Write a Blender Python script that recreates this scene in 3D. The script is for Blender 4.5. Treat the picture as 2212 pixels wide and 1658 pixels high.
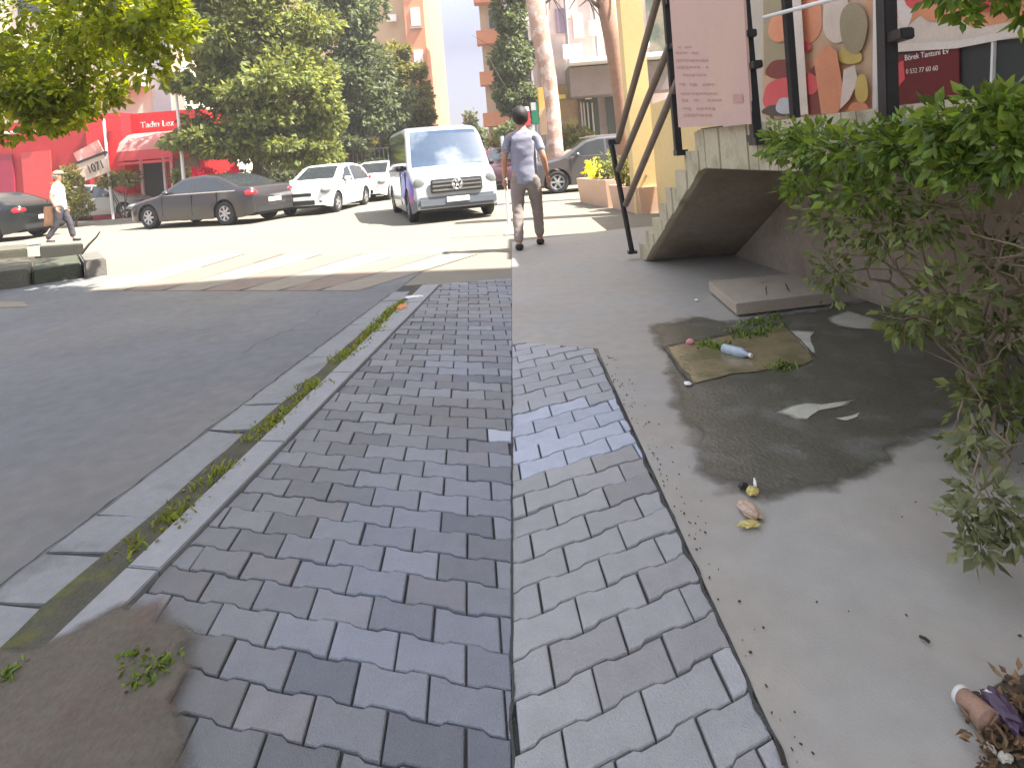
import bpy, bmesh, math, random
from mathutils import Vector, Matrix, noise
R = math.radians
random.seed(7)
sc = bpy.context.scene
for o in list(bpy.data.objects): bpy.data.objects.remove(o)
C = sc.collection

# ------------------------------------------------------------------ camera, sky, sun, exposure
A = math.atan(0.08)            # the phone was held with a slight roll
CAMH = 1.3; F = 1326.0; HY = 334.5
cam = bpy.data.objects.new('camera', bpy.data.cameras.new('camera')); C.objects.link(cam)
cam.location = (0, 0, CAMH)
_r = Vector((math.cos(A), 0, -math.sin(A))); _u = Vector((math.sin(A), 0, math.cos(A))); _b = Vector((0, -1, 0))
cam.rotation_euler = Matrix((_r, _u, _b)).transposed().to_euler()
cam.data.sensor_width = 36; cam.data.lens = F/2212*36
cam.data.shift_y = -(829-HY)/2212
cam.data.clip_end = 1500; cam.data.clip_start = 0.05
sc.camera = cam

SUN_EL = R(58); SUN = Vector((1, -0.22, 0)).normalized()
world = bpy.data.worlds.new('World'); sc.world = world; world.use_nodes = True
nt = world.node_tree; bg = nt.nodes['Background']
sky = nt.nodes.new('ShaderNodeTexSky'); sky.sky_type = 'NISHITA'; sky.sun_disc = False
sky.sun_elevation = SUN_EL; sky.sun_rotation = math.atan2(SUN.x, SUN.y)
sky.air_density = 1.0; sky.dust_density = 1.2; sky.ozone_density = 1.2
hs = nt.nodes.new('ShaderNodeHueSaturation'); hs.inputs['Saturation'].default_value = 0.5      # hazy, milky summer sky
tint = nt.nodes.new('ShaderNodeMix'); tint.data_type = 'RGBA'; tint.blend_type = 'MULTIPLY'; tint.inputs[0].default_value = 1; tint.inputs[7].default_value = (1.03, .985, .965, 1)
nt.links.new(sky.outputs[0], hs.inputs['Color']); nt.links.new(hs.outputs[0], tint.inputs[6]); 
tcw = nt.nodes.new('ShaderNodeTexCoord'); sx3 = nt.nodes.new('ShaderNodeSeparateXYZ'); nt.links.new(tcw.outputs['Generated'], sx3.inputs[0])
mrw = nt.nodes.new('ShaderNodeMapRange'); mrw.inputs['From Min'].default_value = .18; mrw.inputs['From Max'].default_value = .5; nt.links.new(sx3.outputs['Z'], mrw.inputs['Value'])
low = nt.nodes.new('ShaderNodeMix'); low.data_type = 'RGBA'; low.inputs[6].default_value = (.22, .21, .26, 1); low.inputs[7].default_value = (1, 1, 1, 1); nt.links.new(mrw.outputs[0], low.inputs[0])
mw = nt.nodes.new('ShaderNodeMix'); mw.data_type = 'RGBA'; mw.blend_type = 'MULTIPLY'; mw.inputs[0].default_value = 1      # low sky dimmed and tinted mauve, upper sky left bright as fill light
nt.links.new(tint.outputs[2], mw.inputs[6]); nt.links.new(low.outputs[2], mw.inputs[7]); nt.links.new(mw.outputs[2], bg.inputs[0]); bg.inputs[1].default_value = 0.15
sl = bpy.data.lights.new('sun', 'SUN'); sl.energy = 4.8; sl.angle = R(0.6); sl.color = (1, 0.95, 0.86)
so = bpy.data.objects.new('sun', sl); C.objects.link(so)
d = Vector((SUN.x*math.cos(SUN_EL), SUN.y*math.cos(SUN_EL), math.sin(SUN_EL)))
so.rotation_euler = d.to_track_quat('Z', 'Y').to_euler(); so.location = d*60
sc.view_settings.view_transform = 'Standard'; sc.view_settings.look = 'None'
sc.view_settings.gamma = 1; sc.view_settings.exposure = 2.02

# ------------------------------------------------------------------ geometry helpers
def ray(px, py):
    return Vector((0, 1, 0)) + _r*((px-1106)/F) + _u*((HY-py)/F)
def P(px, py, Y): return Vector((0, 0, CAMH)) + ray(px, py)*Y
def G(px, py, z=0.0):
    r = ray(px, py); t = (z-CAMH)/r.z
    return Vector((r.x*t, r.y*t, z))
SL = 0.0893
def PL(px, py, x0):            # a point on the vertical plane X = x0 + (6.97-Y)*SL (stair side, shop front)
    r = ray(px, py); t = (x0+6.97*SL)/(r.x+SL*r.y)
    return Vector((0, 0, CAMH)) + r*t
def onp(x0, Y, z): return Vector((x0+(6.97-Y)*SL, Y, z))
XS = 1.394; XF = 2.50          # street edge of the stair, shop front

_m = {}
def mat(name, col, rough=0.8, var=0.15, scale=3.0, bump=0.0, bscale=60.0, metal=0.0, spec=0.5, island=0.0, trans=0.0,
        col2=None, c2scale=1.0, c2lo=0.5, c2hi=0.6, emis=0.0, attr=False, coat=0.0, detail=6):
    if name in _m: return _m[name]
    m = bpy.data.materials.new(name); m.use_nodes = True; n = m.node_tree; _m[name] = m
    b = n.nodes['Principled BSDF']; L = n.links.new
    b.inputs['Roughness'].default_value = rough; b.inputs['Metallic'].default_value = metal
    b.inputs['Specular IOR Level'].default_value = spec
    if coat: b.inputs['Coat Weight'].default_value = coat; b.inputs['Coat Roughness'].default_value = 0.08
    tc = n.nodes.new('ShaderNodeTexCoord')
    def noi(s, det=detail):
        t = n.nodes.new('ShaderNodeTexNoise'); t.inputs['Scale'].default_value = s; t.inputs['Detail'].default_value = det
        L(tc.outputs['Object'], t.inputs['Vector']); return t
    cur = None
    rgb = n.nodes.new('ShaderNodeRGB'); rgb.outputs[0].default_value = (*col, 1); cur = rgb.outputs[0]
    if attr:
        at = n.nodes.new('ShaderNodeAttribute'); at.attribute_name = 'tone'; cur = at.outputs['Color']
    if col2:
        t = noi(c2scale); mr = n.nodes.new('ShaderNodeMapRange')
        mr.inputs['From Min'].default_value = c2lo; mr.inputs['From Max'].default_value = c2hi
        L(t.outputs['Fac'], mr.inputs['Value']); mx = n.nodes.new('ShaderNodeMix'); mx.data_type = 'RGBA'
        L(mr.outputs[0], mx.inputs[0]); L(cur, mx.inputs[6]); mx.inputs[7].default_value = (*col2, 1); cur = mx.outputs[2]
    if var or island:
        h = n.nodes.new('ShaderNodeHueSaturation'); L(cur, h.inputs['Color'])
        if var:
            t = noi(scale); t2 = noi(scale*9); ad = n.nodes.new('ShaderNodeMath'); ad.operation = 'ADD'
            L(t.outputs['Fac'], ad.inputs[0]); L(t2.outputs['Fac'], ad.inputs[1])
            mr = n.nodes.new('ShaderNodeMapRange'); mr.inputs['From Min'].default_value = 0.6; mr.inputs['From Max'].default_value = 1.4
            mr.inputs['To Min'].default_value = 1-var; mr.inputs['To Max'].default_value = 1+var
            L(ad.outputs[0], mr.inputs['Value']); L(mr.outputs[0], h.inputs['Value'])
        cur = h.outputs[0]
        if island:
            g = n.nodes.new('ShaderNodeNewGeometry'); mr = n.nodes.new('ShaderNodeMapRange')
            mr.inputs['To Min'].default_value = 1-island; mr.inputs['To Max'].default_value = 1+island
            h2 = n.nodes.new('ShaderNodeHueSaturation'); L(cur, h2.inputs['Color'])
            L(g.outputs['Random Per Island'], mr.inputs['Value']); L(mr.outputs[0], h2.inputs['Value'])
            mr2 = n.nodes.new('ShaderNodeMapRange'); mr2.inputs['To Min'].default_value = 0.485; mr2.inputs['To Max'].default_value = 0.515
            ma = n.nodes.new('ShaderNodeMath'); ma.operation = 'MULTIPLY'; ma.inputs[1].default_value = 7.31
            fr = n.nodes.new('ShaderNodeMath'); fr.operation = 'FRACT'
            L(g.outputs['Random Per Island'], ma.inputs[0]); L(ma.outputs[0], fr.inputs[0]); L(fr.outputs[0], mr2.inputs['Value'])
            L(mr2.outputs[0], h2.inputs['Hue']); cur = h2.outputs[0]
    L(cur, b.inputs['Base Color'])
    if bump:
        t = noi(bscale, 8); bu = n.nodes.new('ShaderNodeBump'); bu.inputs['Strength'].default_value = bump; bu.inputs['Distance'].default_value = 0.01
        L(t.outputs['Fac'], bu.inputs['Height']); L(bu.outputs[0], b.inputs['Normal'])
    if trans:
        tr = n.nodes.new('ShaderNodeBsdfTranslucent'); h3 = n.nodes.new('ShaderNodeHueSaturation')
        h3.inputs['Value'].default_value = 2.2; h3.inputs['Hue'].default_value = 0.48; h3.inputs['Saturation'].default_value = 1.1
        L(cur, h3.inputs['Color']); L(h3.outputs[0], tr.inputs['Color'])
        ms = n.nodes.new('ShaderNodeMixShader'); ms.inputs[0].default_value = trans
        L(b.outputs[0], ms.inputs[1]); L(tr.outputs[0], ms.inputs[2]); L(ms.outputs[0], n.nodes['Material Output'].inputs['Surface'])
    return m

def link(name, me, m=None, parent=None, smooth=False):
    o = bpy.data.objects.new(name, me); C.objects.link(o)
    if m is not None:
        for q in (m if isinstance(m, (list, tuple)) else [m]): me.materials.append(q)
    if smooth: me.polygons.foreach_set('use_smooth', [True]*len(me.polygons))
    if parent is not None: o.parent = parent
    return o
def obj(name, bm, m, parent=None, smooth=False):
    me = bpy.data.meshes.new(name); bm.normal_update(); bm.to_mesh(me); bm.free()
    return link(name, me, m, parent, smooth)
def pyobj(name, vs, fs, m, parent=None, smooth=False):
    me = bpy.data.meshes.new(name); me.from_pydata([tuple(v) for v in vs], [], fs); me.update()
    return link(name, me, m, parent, smooth)
def tag(o, label=None, cat=None, group=None, kind=None):
    if label: o['label'] = label
    if cat: o['category'] = cat
    if group: o['group'] = group
    if kind: o['kind'] = kind
    return o
def empty(name, loc, rz=0, label=None, cat=None, group=None):
    o = bpy.data.objects.new(name, None); C.objects.link(o); o.location = loc; o.rotation_euler = (0, 0, rz)
    o.empty_display_size = 0.2
    return tag(o, label, cat, group)
def BM(): return bmesh.new()
def box(bm, c, s, M=None, bev=0.0):
    r = bmesh.ops.create_cube(bm, size=1); vs = r['verts']
    bmesh.ops.scale(bm, vec=Vector(s), verts=vs)
    if bev:
        es = list({e for v in vs for e in v.link_edges})
        rr = bmesh.ops.bevel(bm, geom=es, offset=bev, segments=2, affect='EDGES')
        vs = list({v for f in rr['faces'] for v in f.verts} | {v for v in vs if v.is_valid})
    if M is not None: bmesh.ops.transform(bm, matrix=M, verts=vs)
    bmesh.ops.translate(bm, vec=Vector(c), verts=vs); return vs
def bar(bm, p, q, r, seg=8, r2=None):
    p = Vector(p); q = Vector(q); dd = q-p; l = dd.length
    if l < 1e-6: return
    M = Matrix.Translation((p+q)/2) @ dd.to_track_quat('Z', 'Y').to_matrix().to_4x4()
    bmesh.ops.create_cone(bm, cap_ends=True, segments=seg, radius1=r, radius2=r if r2 is None else r2, depth=l, matrix=M)
def tube(bm, pts, rad, seg=8):
    prev = None; n = len(pts)
    for i, p in enumerate(pts):
        p = Vector(p)
        t = (Vector(pts[min(i+1, n-1)])-Vector(pts[max(i-1, 0)])).normalized()
        a = t.orthogonal().normalized() if prev is None else (prev - t*prev.dot(t)).normalized()
        prev = a; b2 = t.cross(a); rr = rad[i] if isinstance(rad, (list, tuple)) else rad
        ring = [bm.verts.new(p+(a*math.cos(k*2*math.pi/seg)+b2*math.sin(k*2*math.pi/seg))*rr) for k in range(seg)]
        if i: 
            for k in range(seg): bm.faces.new((last[k], last[(k+1) % seg], ring[(k+1) % seg], ring[k]))
        else: bm.faces.new(ring[::-1])
        last = ring
    bm.faces.new(last)
def prism(bm, pts, vec):
    vec = Vector(vec); a = [bm.verts.new(Vector(p)) for p in pts]; b = [bm.verts.new(Vector(p)+vec) for p in pts]
    n = len(pts); fa = bm.faces.new(a); fb = bm.faces.new(b[::-1])
    for i in range(n): bm.faces.new((a[i], b[i], b[(i+1) % n], a[(i+1) % n]))
    bmesh.ops.recalc_face_normals(bm, faces=list(bm.faces))
def sheet(name, pts, z, m, th=0.0, **kw):
    bm = BM(); vs = [bm.verts.new((p[0], p[1], z)) for p in pts]; f = bm.faces.new(vs)
    if f.normal.z < 0 or f.calc_area() and (f.normal_update() or f.normal.z < 0): f.normal_flip()
    if th:
        r = bmesh.ops.extrude_face_region(bm, geom=[f]); bmesh.ops.translate(bm, vec=(0, 0, -th), verts=[e for e in r['geom'] if isinstance(e, bmesh.types.BMVert)])
        bmesh.ops.recalc_face_normals(bm, faces=list(bm.faces))
    return tag(obj(name, bm, m), **kw)
def gp(lst): return [G(*p) for p in lst]
def jag(pts, amp=0.02, n=6, seed=1):     # roughen a ground outline
    out = []
    for i in range(len(pts)):
        a = Vector(pts[i]); b = Vector(pts[(i+1) % len(pts)])
        for k in range(n):
            p = a.lerp(b, k/n); v = noise.noise_vector(p*6+Vector((seed*9.1, 0, 0)))*amp*1.6+noise.noise_vector(p*23+Vector((seed*3.3, 5, 0)))*amp*0.7
            out.append(Vector((p.x+v.x, p.y+v.y, p.z)))
    return out
def ribbon(bm, pts, w, z, n=8, wob=0.006, seed=3):
    Q = []
    for i in range(len(pts)-1):
        a = Vector(pts[i]); b = Vector(pts[i+1])
        m_ = max(2, int((b-a).length/0.03)) if n is None else n
        for k in range(m_): Q.append(a.lerp(b, k/m_))
    Q.append(Vector(pts[-1])); last = None
    for i, p in enumerate(Q):
        t = (Q[min(i+1, len(Q)-1)]-Q[max(0, i-1)]); t.z = 0; t.normalize(); s = Vector((-t.y, t.x, 0))
        wv = noise.noise(p*11+Vector((seed, 0, 0))); p2 = p+s*wv*wob*2; ww = w*(0.45+0.9*abs(noise.noise(p*19+Vector((0, seed, 3)))))
        if i == 0 or i == len(Q)-1: ww *= 0.2
        c = [bm.verts.new((p2.x+s.x*ww, p2.y+s.y*ww, z)), bm.verts.new((p2.x-s.x*ww, p2.y-s.y*ww, z))]
        if last: bm.faces.new((last[1], last[0], c[0], c[1]))
        last = c
def text_mesh(name, s, size, M, m, parent, depth=0.004, xs=1.0):
    cu = bpy.data.curves.new(name, 'FONT'); cu.body = s; cu.size = size; cu.extrude = depth; cu.align_x = 'CENTER'; cu.align_y = 'CENTER'
    to = bpy.data.objects.new('tmp', cu); C.objects.link(to); bpy.context.view_layer.update()
    me = bpy.data.meshes.new_from_object(to.evaluated_get(bpy.context.evaluated_depsgraph_get()))
    bpy.data.objects.remove(to); me.transform(M @ Matrix.Diagonal((xs, 1, 1, 1))); me.materials.clear()
    return link(name, me, m, parent)
def frame_m(o, ex, ey):        # matrix with text x along ex, text y along ey
    ex = Vector(ex).normalized(); ey = Vector(ey).normalized(); ez = ex.cross(ey)
    M = Matrix((ex, ey, ez)).transposed().to_4x4(); M.translation = Vector(o); return M

def leaves(name, blobs, size, m, parent=None, seed=0, aspect=0.5, droop=0.3, shell=0.55):
    """blobs: (centre, radii, count). Each leaf is a small folded blade."""
    rnd = random.Random(seed); vs = []; fs = []
    for c, r, n in blobs:
        c = Vector(c); r = Vector(r) if not isinstance(r, (int, float)) else Vector((r, r, r))
        off = Vector((rnd.random()*50, rnd.random()*50, 0))
        k = 0; tries = 0
        while k < n and tries < n*6:
            tries += 1
            v = Vector((rnd.gauss(0, 1), rnd.gauss(0, 1), rnd.gauss(0, 1))).normalized()
            q = v*(shell+(1-shell)*rnd.random()) if rnd.random() < 0.75 else v*rnd.random()
            p = c+Vector((q.x*r.x, q.y*r.y, q.z*r.z))
            s0 = max(r)
            if noise.noise(p*(2.2/s0)+off) + 0.6*noise.noise(p*(5.5/s0)+off) < -0.08: continue   # gaps
            k += 1
            out = (v+Vector((rnd.uniform(-.8, .8), rnd.uniform(-.8, .8), rnd.uniform(-.8, .6)-droop))).normalized()
            side = out.cross(Vector((rnd.gauss(0, 1), rnd.gauss(0, 1), rnd.gauss(0, 1)+.6))).normalized()
            nn = out.cross(side); L = size*rnd.uniform(.6, 1.35); w = L*aspect*rnd.uniform(.7, 1.2)
            i = len(vs)
            vs += [p, p+out*L*.45+side*w*.5+nn*w*.15, p+out*L, p+out*L*.45-side*w*.5+nn*w*.15]
            fs += [(i, i+1, i+2), (i, i+2, i+3)]
    return pyobj(name, vs, fs, m, parent)

def trunk_mesh(base, top, r0, r1, limbs, m, parent, name='trunk', seed=0, wob=0.12):
    rnd = random.Random(seed); bm = BM(); base = Vector(base); top = Vector(top)
    pts = []; n = 7
    for i in range(n+1):
        t = i/n; p = base.lerp(top, t)
        if 0 < i: p += Vector((rnd.uniform(-wob, wob), rnd.uniform(-wob, wob), 0))*(0.5+t)
        pts.append(p)
    tube(bm, pts, [r0*1.35]+[r0+(r1-r0)*i/n for i in range(1, n+1)], 10)
    for k in range(limbs):
        t = rnd.uniform(.45, 1); a = rnd.uniform(0, 6.28); s = pts[min(n, int(t*n))]
        L = (top-base).length*rnd.uniform(.3, .55)
        e = s+Vector((math.cos(a)*L*.8, math.sin(a)*L*.8, L*rnd.uniform(.4, .9)))
        mid = s.lerp(e, .5)+Vector((rnd.uniform(-.1, .1)*L, rnd.uniform(-.1, .1)*L, -L*.06))
        rr = r0*(1-t*.6)*.5; tube(bm, [s, mid, e], [rr, rr*.6, rr*.2], 7)
    return obj(name, bm, m, parent, True)

# ------------------------------------------------------------------ materials
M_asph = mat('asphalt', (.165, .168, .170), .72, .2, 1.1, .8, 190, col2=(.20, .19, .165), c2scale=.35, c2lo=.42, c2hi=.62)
M_far = mat('sunlit_road', (.20, .178, .135), .85, .10, .4, .2, 60)  # tarmac in a warmer, paler copy: the cream of sunlight is in its colour
M_slab = mat('gutter_concrete', (.235, .235, .23), .75, .16, 2.5, .5, 90, col2=(.13, .13, .12), c2scale=3, c2lo=.55, c2hi=.75)
M_kerb = mat('kerb_concrete', (.29, .288, .285), .8, .12, 3, .4, 110)
M_joint = mat('joint_sand', (.06, .06, .055), .95, .3, 20, .6, 200)
M_mud = mat('gutter_mud', (.075, .07, .045), .9, .3, 7, .8, 90, col2=(.10, .10, .03), c2scale=8, c2lo=.5, c2hi=.65)
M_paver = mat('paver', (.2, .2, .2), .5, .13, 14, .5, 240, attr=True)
M_apron = mat('apron_concrete', (.34, .312, .262), .62, .12, 1.1, .2, 150, col2=(.33, .315, .28), c2scale=1.7, c2lo=.45, c2hi=.6)
M_wet = mat('wet_concrete', (.105, .098, .070), .32, .28, 3.5, .35, 60, spec=.5, col2=(.15, .145, .12), c2scale=5, c2lo=.52, c2hi=.68)
M_dry = mat('dry_patch', (.46, .44, .35), .85, .25, 14, .3, 120)
M_leaf1 = mat('leaf_lime', (.15, .185, .018), .55, .4, .9, island=.5, trans=.55)
M_leaf2 = mat('leaf_green', (.15, .175, .045), .6, .42, .55, island=.5, trans=.4)
M_leaf3 = mat('leaf_deep', (.105, .13, .055), .6, .4, .5, island=.5, trans=.35)
M_leaf4 = mat('leaf_olive', (.15, .15, .035), .6, .3, .5, island=.45, trans=.45)
M_shrub = mat('leaf_shrub', (.125, .19, .03), .5, .0, 1, island=.6, trans=.35)
M_shrub2 = mat('leaf_shrub_dusty', (.17, .185, .085), .6, .0, 1, island=.4, trans=.3)
M_grass = mat('weed_blades', (.17, .20, .03), .7, 0, 1, island=.5, trans=.4)
M_bark = mat('bark', (.11, .085, .06), .95, .35, 6, 1, 40)
M_barkp = mat('bark_pale', (.40, .25, .19), .9, .4, 1.6, 1, 18, col2=(.55, .42, .36), c2scale=2.2, c2lo=.48, c2hi=.6)
M_barkb = mat('bark_brown', (.26, .15, .10), .9, .25, 7, .8, 40)
M_red = mat('red_paint', (.55, .012, .014), .55, .08, .7)
M_red2 = mat('red_panel', (.36, .010, .014), .5, .10, .7)
M_redl = mat('red_bright', (.72, .022, .028), .5, .06, 1)
M_awn = mat('awning_cloth', (.62, .07, .075), .75, .06, 2)
M_awn2 = mat('awning_cloth_faded', (.82, .36, .32), .8, .05, 2)
M_white = mat('white_paint', (.78, .76, .72), .6, .05, 2)
M_cream = mat('cream_render', (.66, .60, .46), .85, .06, .8, .2, 40)
M_grey = mat('grey_metal', (.32, .33, .34), .5, .08, 5, metal=.3)
M_tan = mat('tan_render', (.50, .34, .20), .85, .06, .4)
M_orange = mat('orange_render', (.62, .26, .14), .85, .07, .4)
M_dark = mat('dark_opening', (.018, .018, .02), .4, .2, 2)
M_glass = mat('dark_glass', (.03, .035, .04), .08, .1, 2, spec=.8)
M_blackp = mat('black_railing_paint', (.016, .015, .018), .42, .3, 20, .2, 120)
M_rail = mat('brown_handrail', (.20, .155, .115), .5, .22, 9, .3, 60)
M_yellow = mat('yellow_render', (.66, .50, .24), .85, .08, 1.2, .3, 50, col2=(.5, .36, .2), c2scale=1.4, c2lo=.62, c2hi=.8)
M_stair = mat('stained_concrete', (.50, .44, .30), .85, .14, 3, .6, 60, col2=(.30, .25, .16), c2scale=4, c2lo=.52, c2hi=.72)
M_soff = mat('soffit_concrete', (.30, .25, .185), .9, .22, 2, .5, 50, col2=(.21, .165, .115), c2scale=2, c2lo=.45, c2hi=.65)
M_black = mat('black_rubber', (.015, .015, .016), .7, .1, 5)
M_skin = mat('skin', (.46, .23, .15), .55, .05, 5)
M_hair = mat('dark_hair', (.018, .014, .012), .6, .2, 30, .5, 150)
M_terra = mat('terracotta', (.60, .40, .28), .85, .10, 4, .3, 60)
M_soil = mat('dark_soil', (.045, .034, .022), .95, .35, 12, 1, 60)

def softmat(m):
    n = m.node_tree; L = n.links.new; out = n.nodes['Material Output']; src = out.inputs['Surface'].links[0].from_socket
    at = n.nodes.new('ShaderNodeAttribute'); at.attribute_name = 'fade'; tc = n.nodes.new('ShaderNodeTexCoord')
    t = n.nodes.new('ShaderNodeTexNoise'); t.inputs['Scale'].default_value = 9; t.inputs['Detail'].default_value = 8; L(tc.outputs['Object'], t.inputs['Vector'])
    a = n.nodes.new('ShaderNodeMath'); a.operation = 'ADD'; L(at.outputs['Fac'], a.inputs[0]); L(t.outputs['Fac'], a.inputs[1])
    r = n.nodes.new('ShaderNodeMapRange'); r.inputs['From Min'].default_value = .62; r.inputs['From Max'].default_value = 1.15; L(a.outputs[0], r.inputs['Value'])
    tr = n.nodes.new('ShaderNodeBsdfTransparent'); mx = n.nodes.new('ShaderNodeMixShader'); L(r.outputs[0], mx.inputs[0]); L(tr.outputs[0], mx.inputs[1]); L(src, mx.inputs[2]); L(mx.outputs[0], out.inputs['Surface'])
    return m
def softsheet(name, pts, z, m, w=.12, **kw):
    pts = [Vector((p[0], p[1], z)) for p in pts]; n = len(pts); bm = BM(); fl = bm.verts.layers.float_color.new('fade')
    ar = sum(pts[i].x*pts[(i+1) % n].y-pts[(i+1) % n].x*pts[i].y for i in range(n)); sgn = 1 if ar > 0 else -1
    cc_ = sum(pts, Vector())/n; inner = [cc_+(p-cc_)*(1-w*1.6) for p in pts]
    o_ = [bm.verts.new(p) for p in pts]; i_ = [bm.verts.new(p) for p in inner]
    for v in o_: v[fl] = (0, 0, 0, 1)
    for v in i_: v[fl] = (1, 1, 1, 1)
    for i in range(n): bm.faces.new((o_[i], o_[(i+1) % n], i_[(i+1) % n], i_[i]) if sgn > 0 else (o_[i], i_[i], i_[(i+1) % n], o_[(i+1) % n]))
    bm.faces.new(i_ if sgn > 0 else i_[::-1])
    return tag(obj(name, bm, m), **kw)

# ------------------------------------------------------------------ the ground
def big(name, z, m, x0, x1, y0, y1):
    return sheet(name, [(x0, y0), (x1, y0), (x1, y1), (x0, y1)], z, m, kind='structure')
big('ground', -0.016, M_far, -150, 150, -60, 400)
# shaded near road: greyer copy of the tarmac further on, lying a few mm above the ground
LA0, LA1 = G(0, 1265), G(830, 645)             # tarmac edge line
dA = (LA1-LA0).normalized()
def onA(t): return LA0+dA*t
roadp = [onA(-2.5), onA((LA1-LA0).length+0.05)]
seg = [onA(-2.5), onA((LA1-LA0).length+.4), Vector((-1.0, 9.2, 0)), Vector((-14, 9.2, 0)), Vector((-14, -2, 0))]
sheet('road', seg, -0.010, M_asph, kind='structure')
M_sun = mat('sunlit_tarmac', (.30, .265, .20), .85, .10, .5, .25, 70, col2=(.34, .28, .22), c2scale=.5)
bm = BM(); rnd = random.Random(15)
for (x0, y0, x1, y1) in ((330, 720, 520, 700), (520, 760, 700, 665)):
    a, b = G(x0, y0), G(x1, y1); pts = [a.lerp(b, i/5)+Vector((rnd.uniform(-.07, .07), rnd.uniform(-.07, .07), 0)) for i in range(6)]
    ribbon(bm, pts, .003, -.0075, 10, .012, x0)
tag(obj('ground_cracks', bm, M_joint), kind='structure')
# pavement pavers -------------------------------------------------
def clip(poly, planes):
    for (ax, ay, c) in planes:             # keep ax*x+ay*y+c >= 0
        out = []
        for i in range(len(poly)):
            p, q = poly[i], poly[(i+1) % len(poly)]
            dp = ax*p[0]+ay*p[1]+c; dq = ax*q[0]+ay*q[1]+c
            if dp >= 0: out.append(p)
            if (dp >= 0) != (dq >= 0):
                t = dp/(dp-dq); out.append((p[0]+(q[0]-p[0])*t, p[1]+(q[1]-p[1])*t))
        poly = out
        if len(poly) < 3: return []
    return poly
def hp(a, b, keep):                        # half plane through a,b that keeps point keep
    nx, ny = -(b[1]-a[1]), b[0]-a[0]; l = math.hypot(nx, ny); nx /= l; ny /= l
    c = -(nx*a[0]+ny*a[1])
    if nx*keep[0]+ny*keep[1]+c < 0: nx, ny, c = -nx, -ny, -c
    return (nx, ny, c)
SEAM = -CAMH*math.tan(A)
K0, K1 = G(280, 1310), G(880, 690)             # kerb | pavers
B0, B1 = G(1290, 770), G(1700, 1658)           # pavers | concrete apron
def wave(x, L, amp):
    u = (x/L) % 1.0
    pts = [(0, 0), (.18, 0), (.27, 1), (.70, 1), (.79, 0), (1, 0)]
    for (a, va), (b, vb) in zip(pts, pts[1:]):
        if a <= u <= b: return amp*(va+(vb-va)*(u-a)/(b-a))
    return 0
def pavers(name, L, W, ang, planes, bounds, org, tone, seed, amp=0.0105, gap=0.0032, ang2=R(94)):
    rnd = random.Random(seed); ca, sa = math.cos(ang), math.sin(ang); cb, sb_ = math.cos(ang2), math.sin(ang2); bm = BM()
    col = bm.loops.layers.float_color.new('tone')
    x0, x1, y0, y1 = bounds; R_ = int(14/W); U = int(10/L)
    xsamp = [0, .18, .27, .70, .79, 1.0]
    for k in range(-R_, R_):
        for j in range(-U, U):
            o = (j+0.5*(k % 2))*L
            cx, cy = org[0]+(o+L/2)*ca+(k+.5)*W*cb, org[1]+(o+L/2)*sa+(k+.5)*W*sb_
            if not (x0-.3 < cx < x1+.3 and y0-.3 < cy < y1+.3): continue
            poly = []
            jx = rnd.uniform(-.0015, .0015); jr = rnd.uniform(-.008, .008)
            us = sorted(set([0.0, 1.0]+[((s+.5*(k % 2)*0) % 1.0) for s in (.18, .27, .70, .79)]))
            lo = [(gap+(L-2*gap)*u, k*W+gap+wave(u*L, L, amp)) for u in us]
            us2 = sorted(set([0.0, 1.0, .5]+[((s+.5) % 1.0) for s in (.18, .27, .70, .79)]))
            hi = [(gap+(L-2*gap)*u, (k+1)*W-gap+wave(u*L+L/2, L, amp)) for u in us2]
            for (u, v) in lo+hi[::-1]:
                u2 = u-L/2; v2 = v-(k+.5)*W; u3 = u2*math.cos(jr)-v2*math.sin(jr)+jx; v3 = u2*math.sin(jr)+v2*math.cos(jr)
                uu = o+L/2+u3; vv = (k+.5)*W+v3
                poly.append((org[0]+uu*ca+vv*cb, org[1]+uu*sa+vv*sb_))
            poly = clip(poly, planes)
            if len(poly) < 3: continue
            ar = 0
            for i in range(len(poly)): ar += poly[i][0]*poly[(i+1) % len(poly)][1]-poly[(i+1) % len(poly)][0]*poly[i][1]
            if abs(ar)/2 < L*W*.04: continue
            tx, ty = rnd.gauss(0, .012), rnd.gauss(0, .012); dz = rnd.gauss(0, .0018)
            mx = sum(p[0] for p in poly)/len(poly); my = sum(p[1] for p in poly)/len(poly)
            c = tone(mx, my, rnd)
            def ring(s, z): 
                out = []
                for (x, y) in poly:
                    dx, dy = x-mx, y-my; l = math.hypot(dx, dy) or 1; f = 1-s/l
                    out.append(bm.verts.new((mx+dx*f, my+dy*f, z+dz+dx*tx+dy*ty)))
                return out
            r0 = ring(0, -.03); r1 = ring(0, -.0045); r2 = ring(.0028, -.001); r3 = ring(.008, 0.0)
            fs = [bm.faces.new(r3)]
            for a, b in ((r0, r1), (r1, r2), (r2, r3)):
                for i in range(len(poly)):
                    fs.append(bm.faces.new((a[i], a[(i+1) % len(poly)], b[(i+1) % len(poly)], b[i])))
            for f in fs:
                for lp in f.loops: lp[col] = (*c, 1)
    bmesh.ops.recalc_face_normals(bm, faces=list(bm.faces))
    return tag(obj(name, bm, M_paver), kind='structure')
WHITE = [G(940, 942)[:2], G(1072, 938)[:2]]
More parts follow.
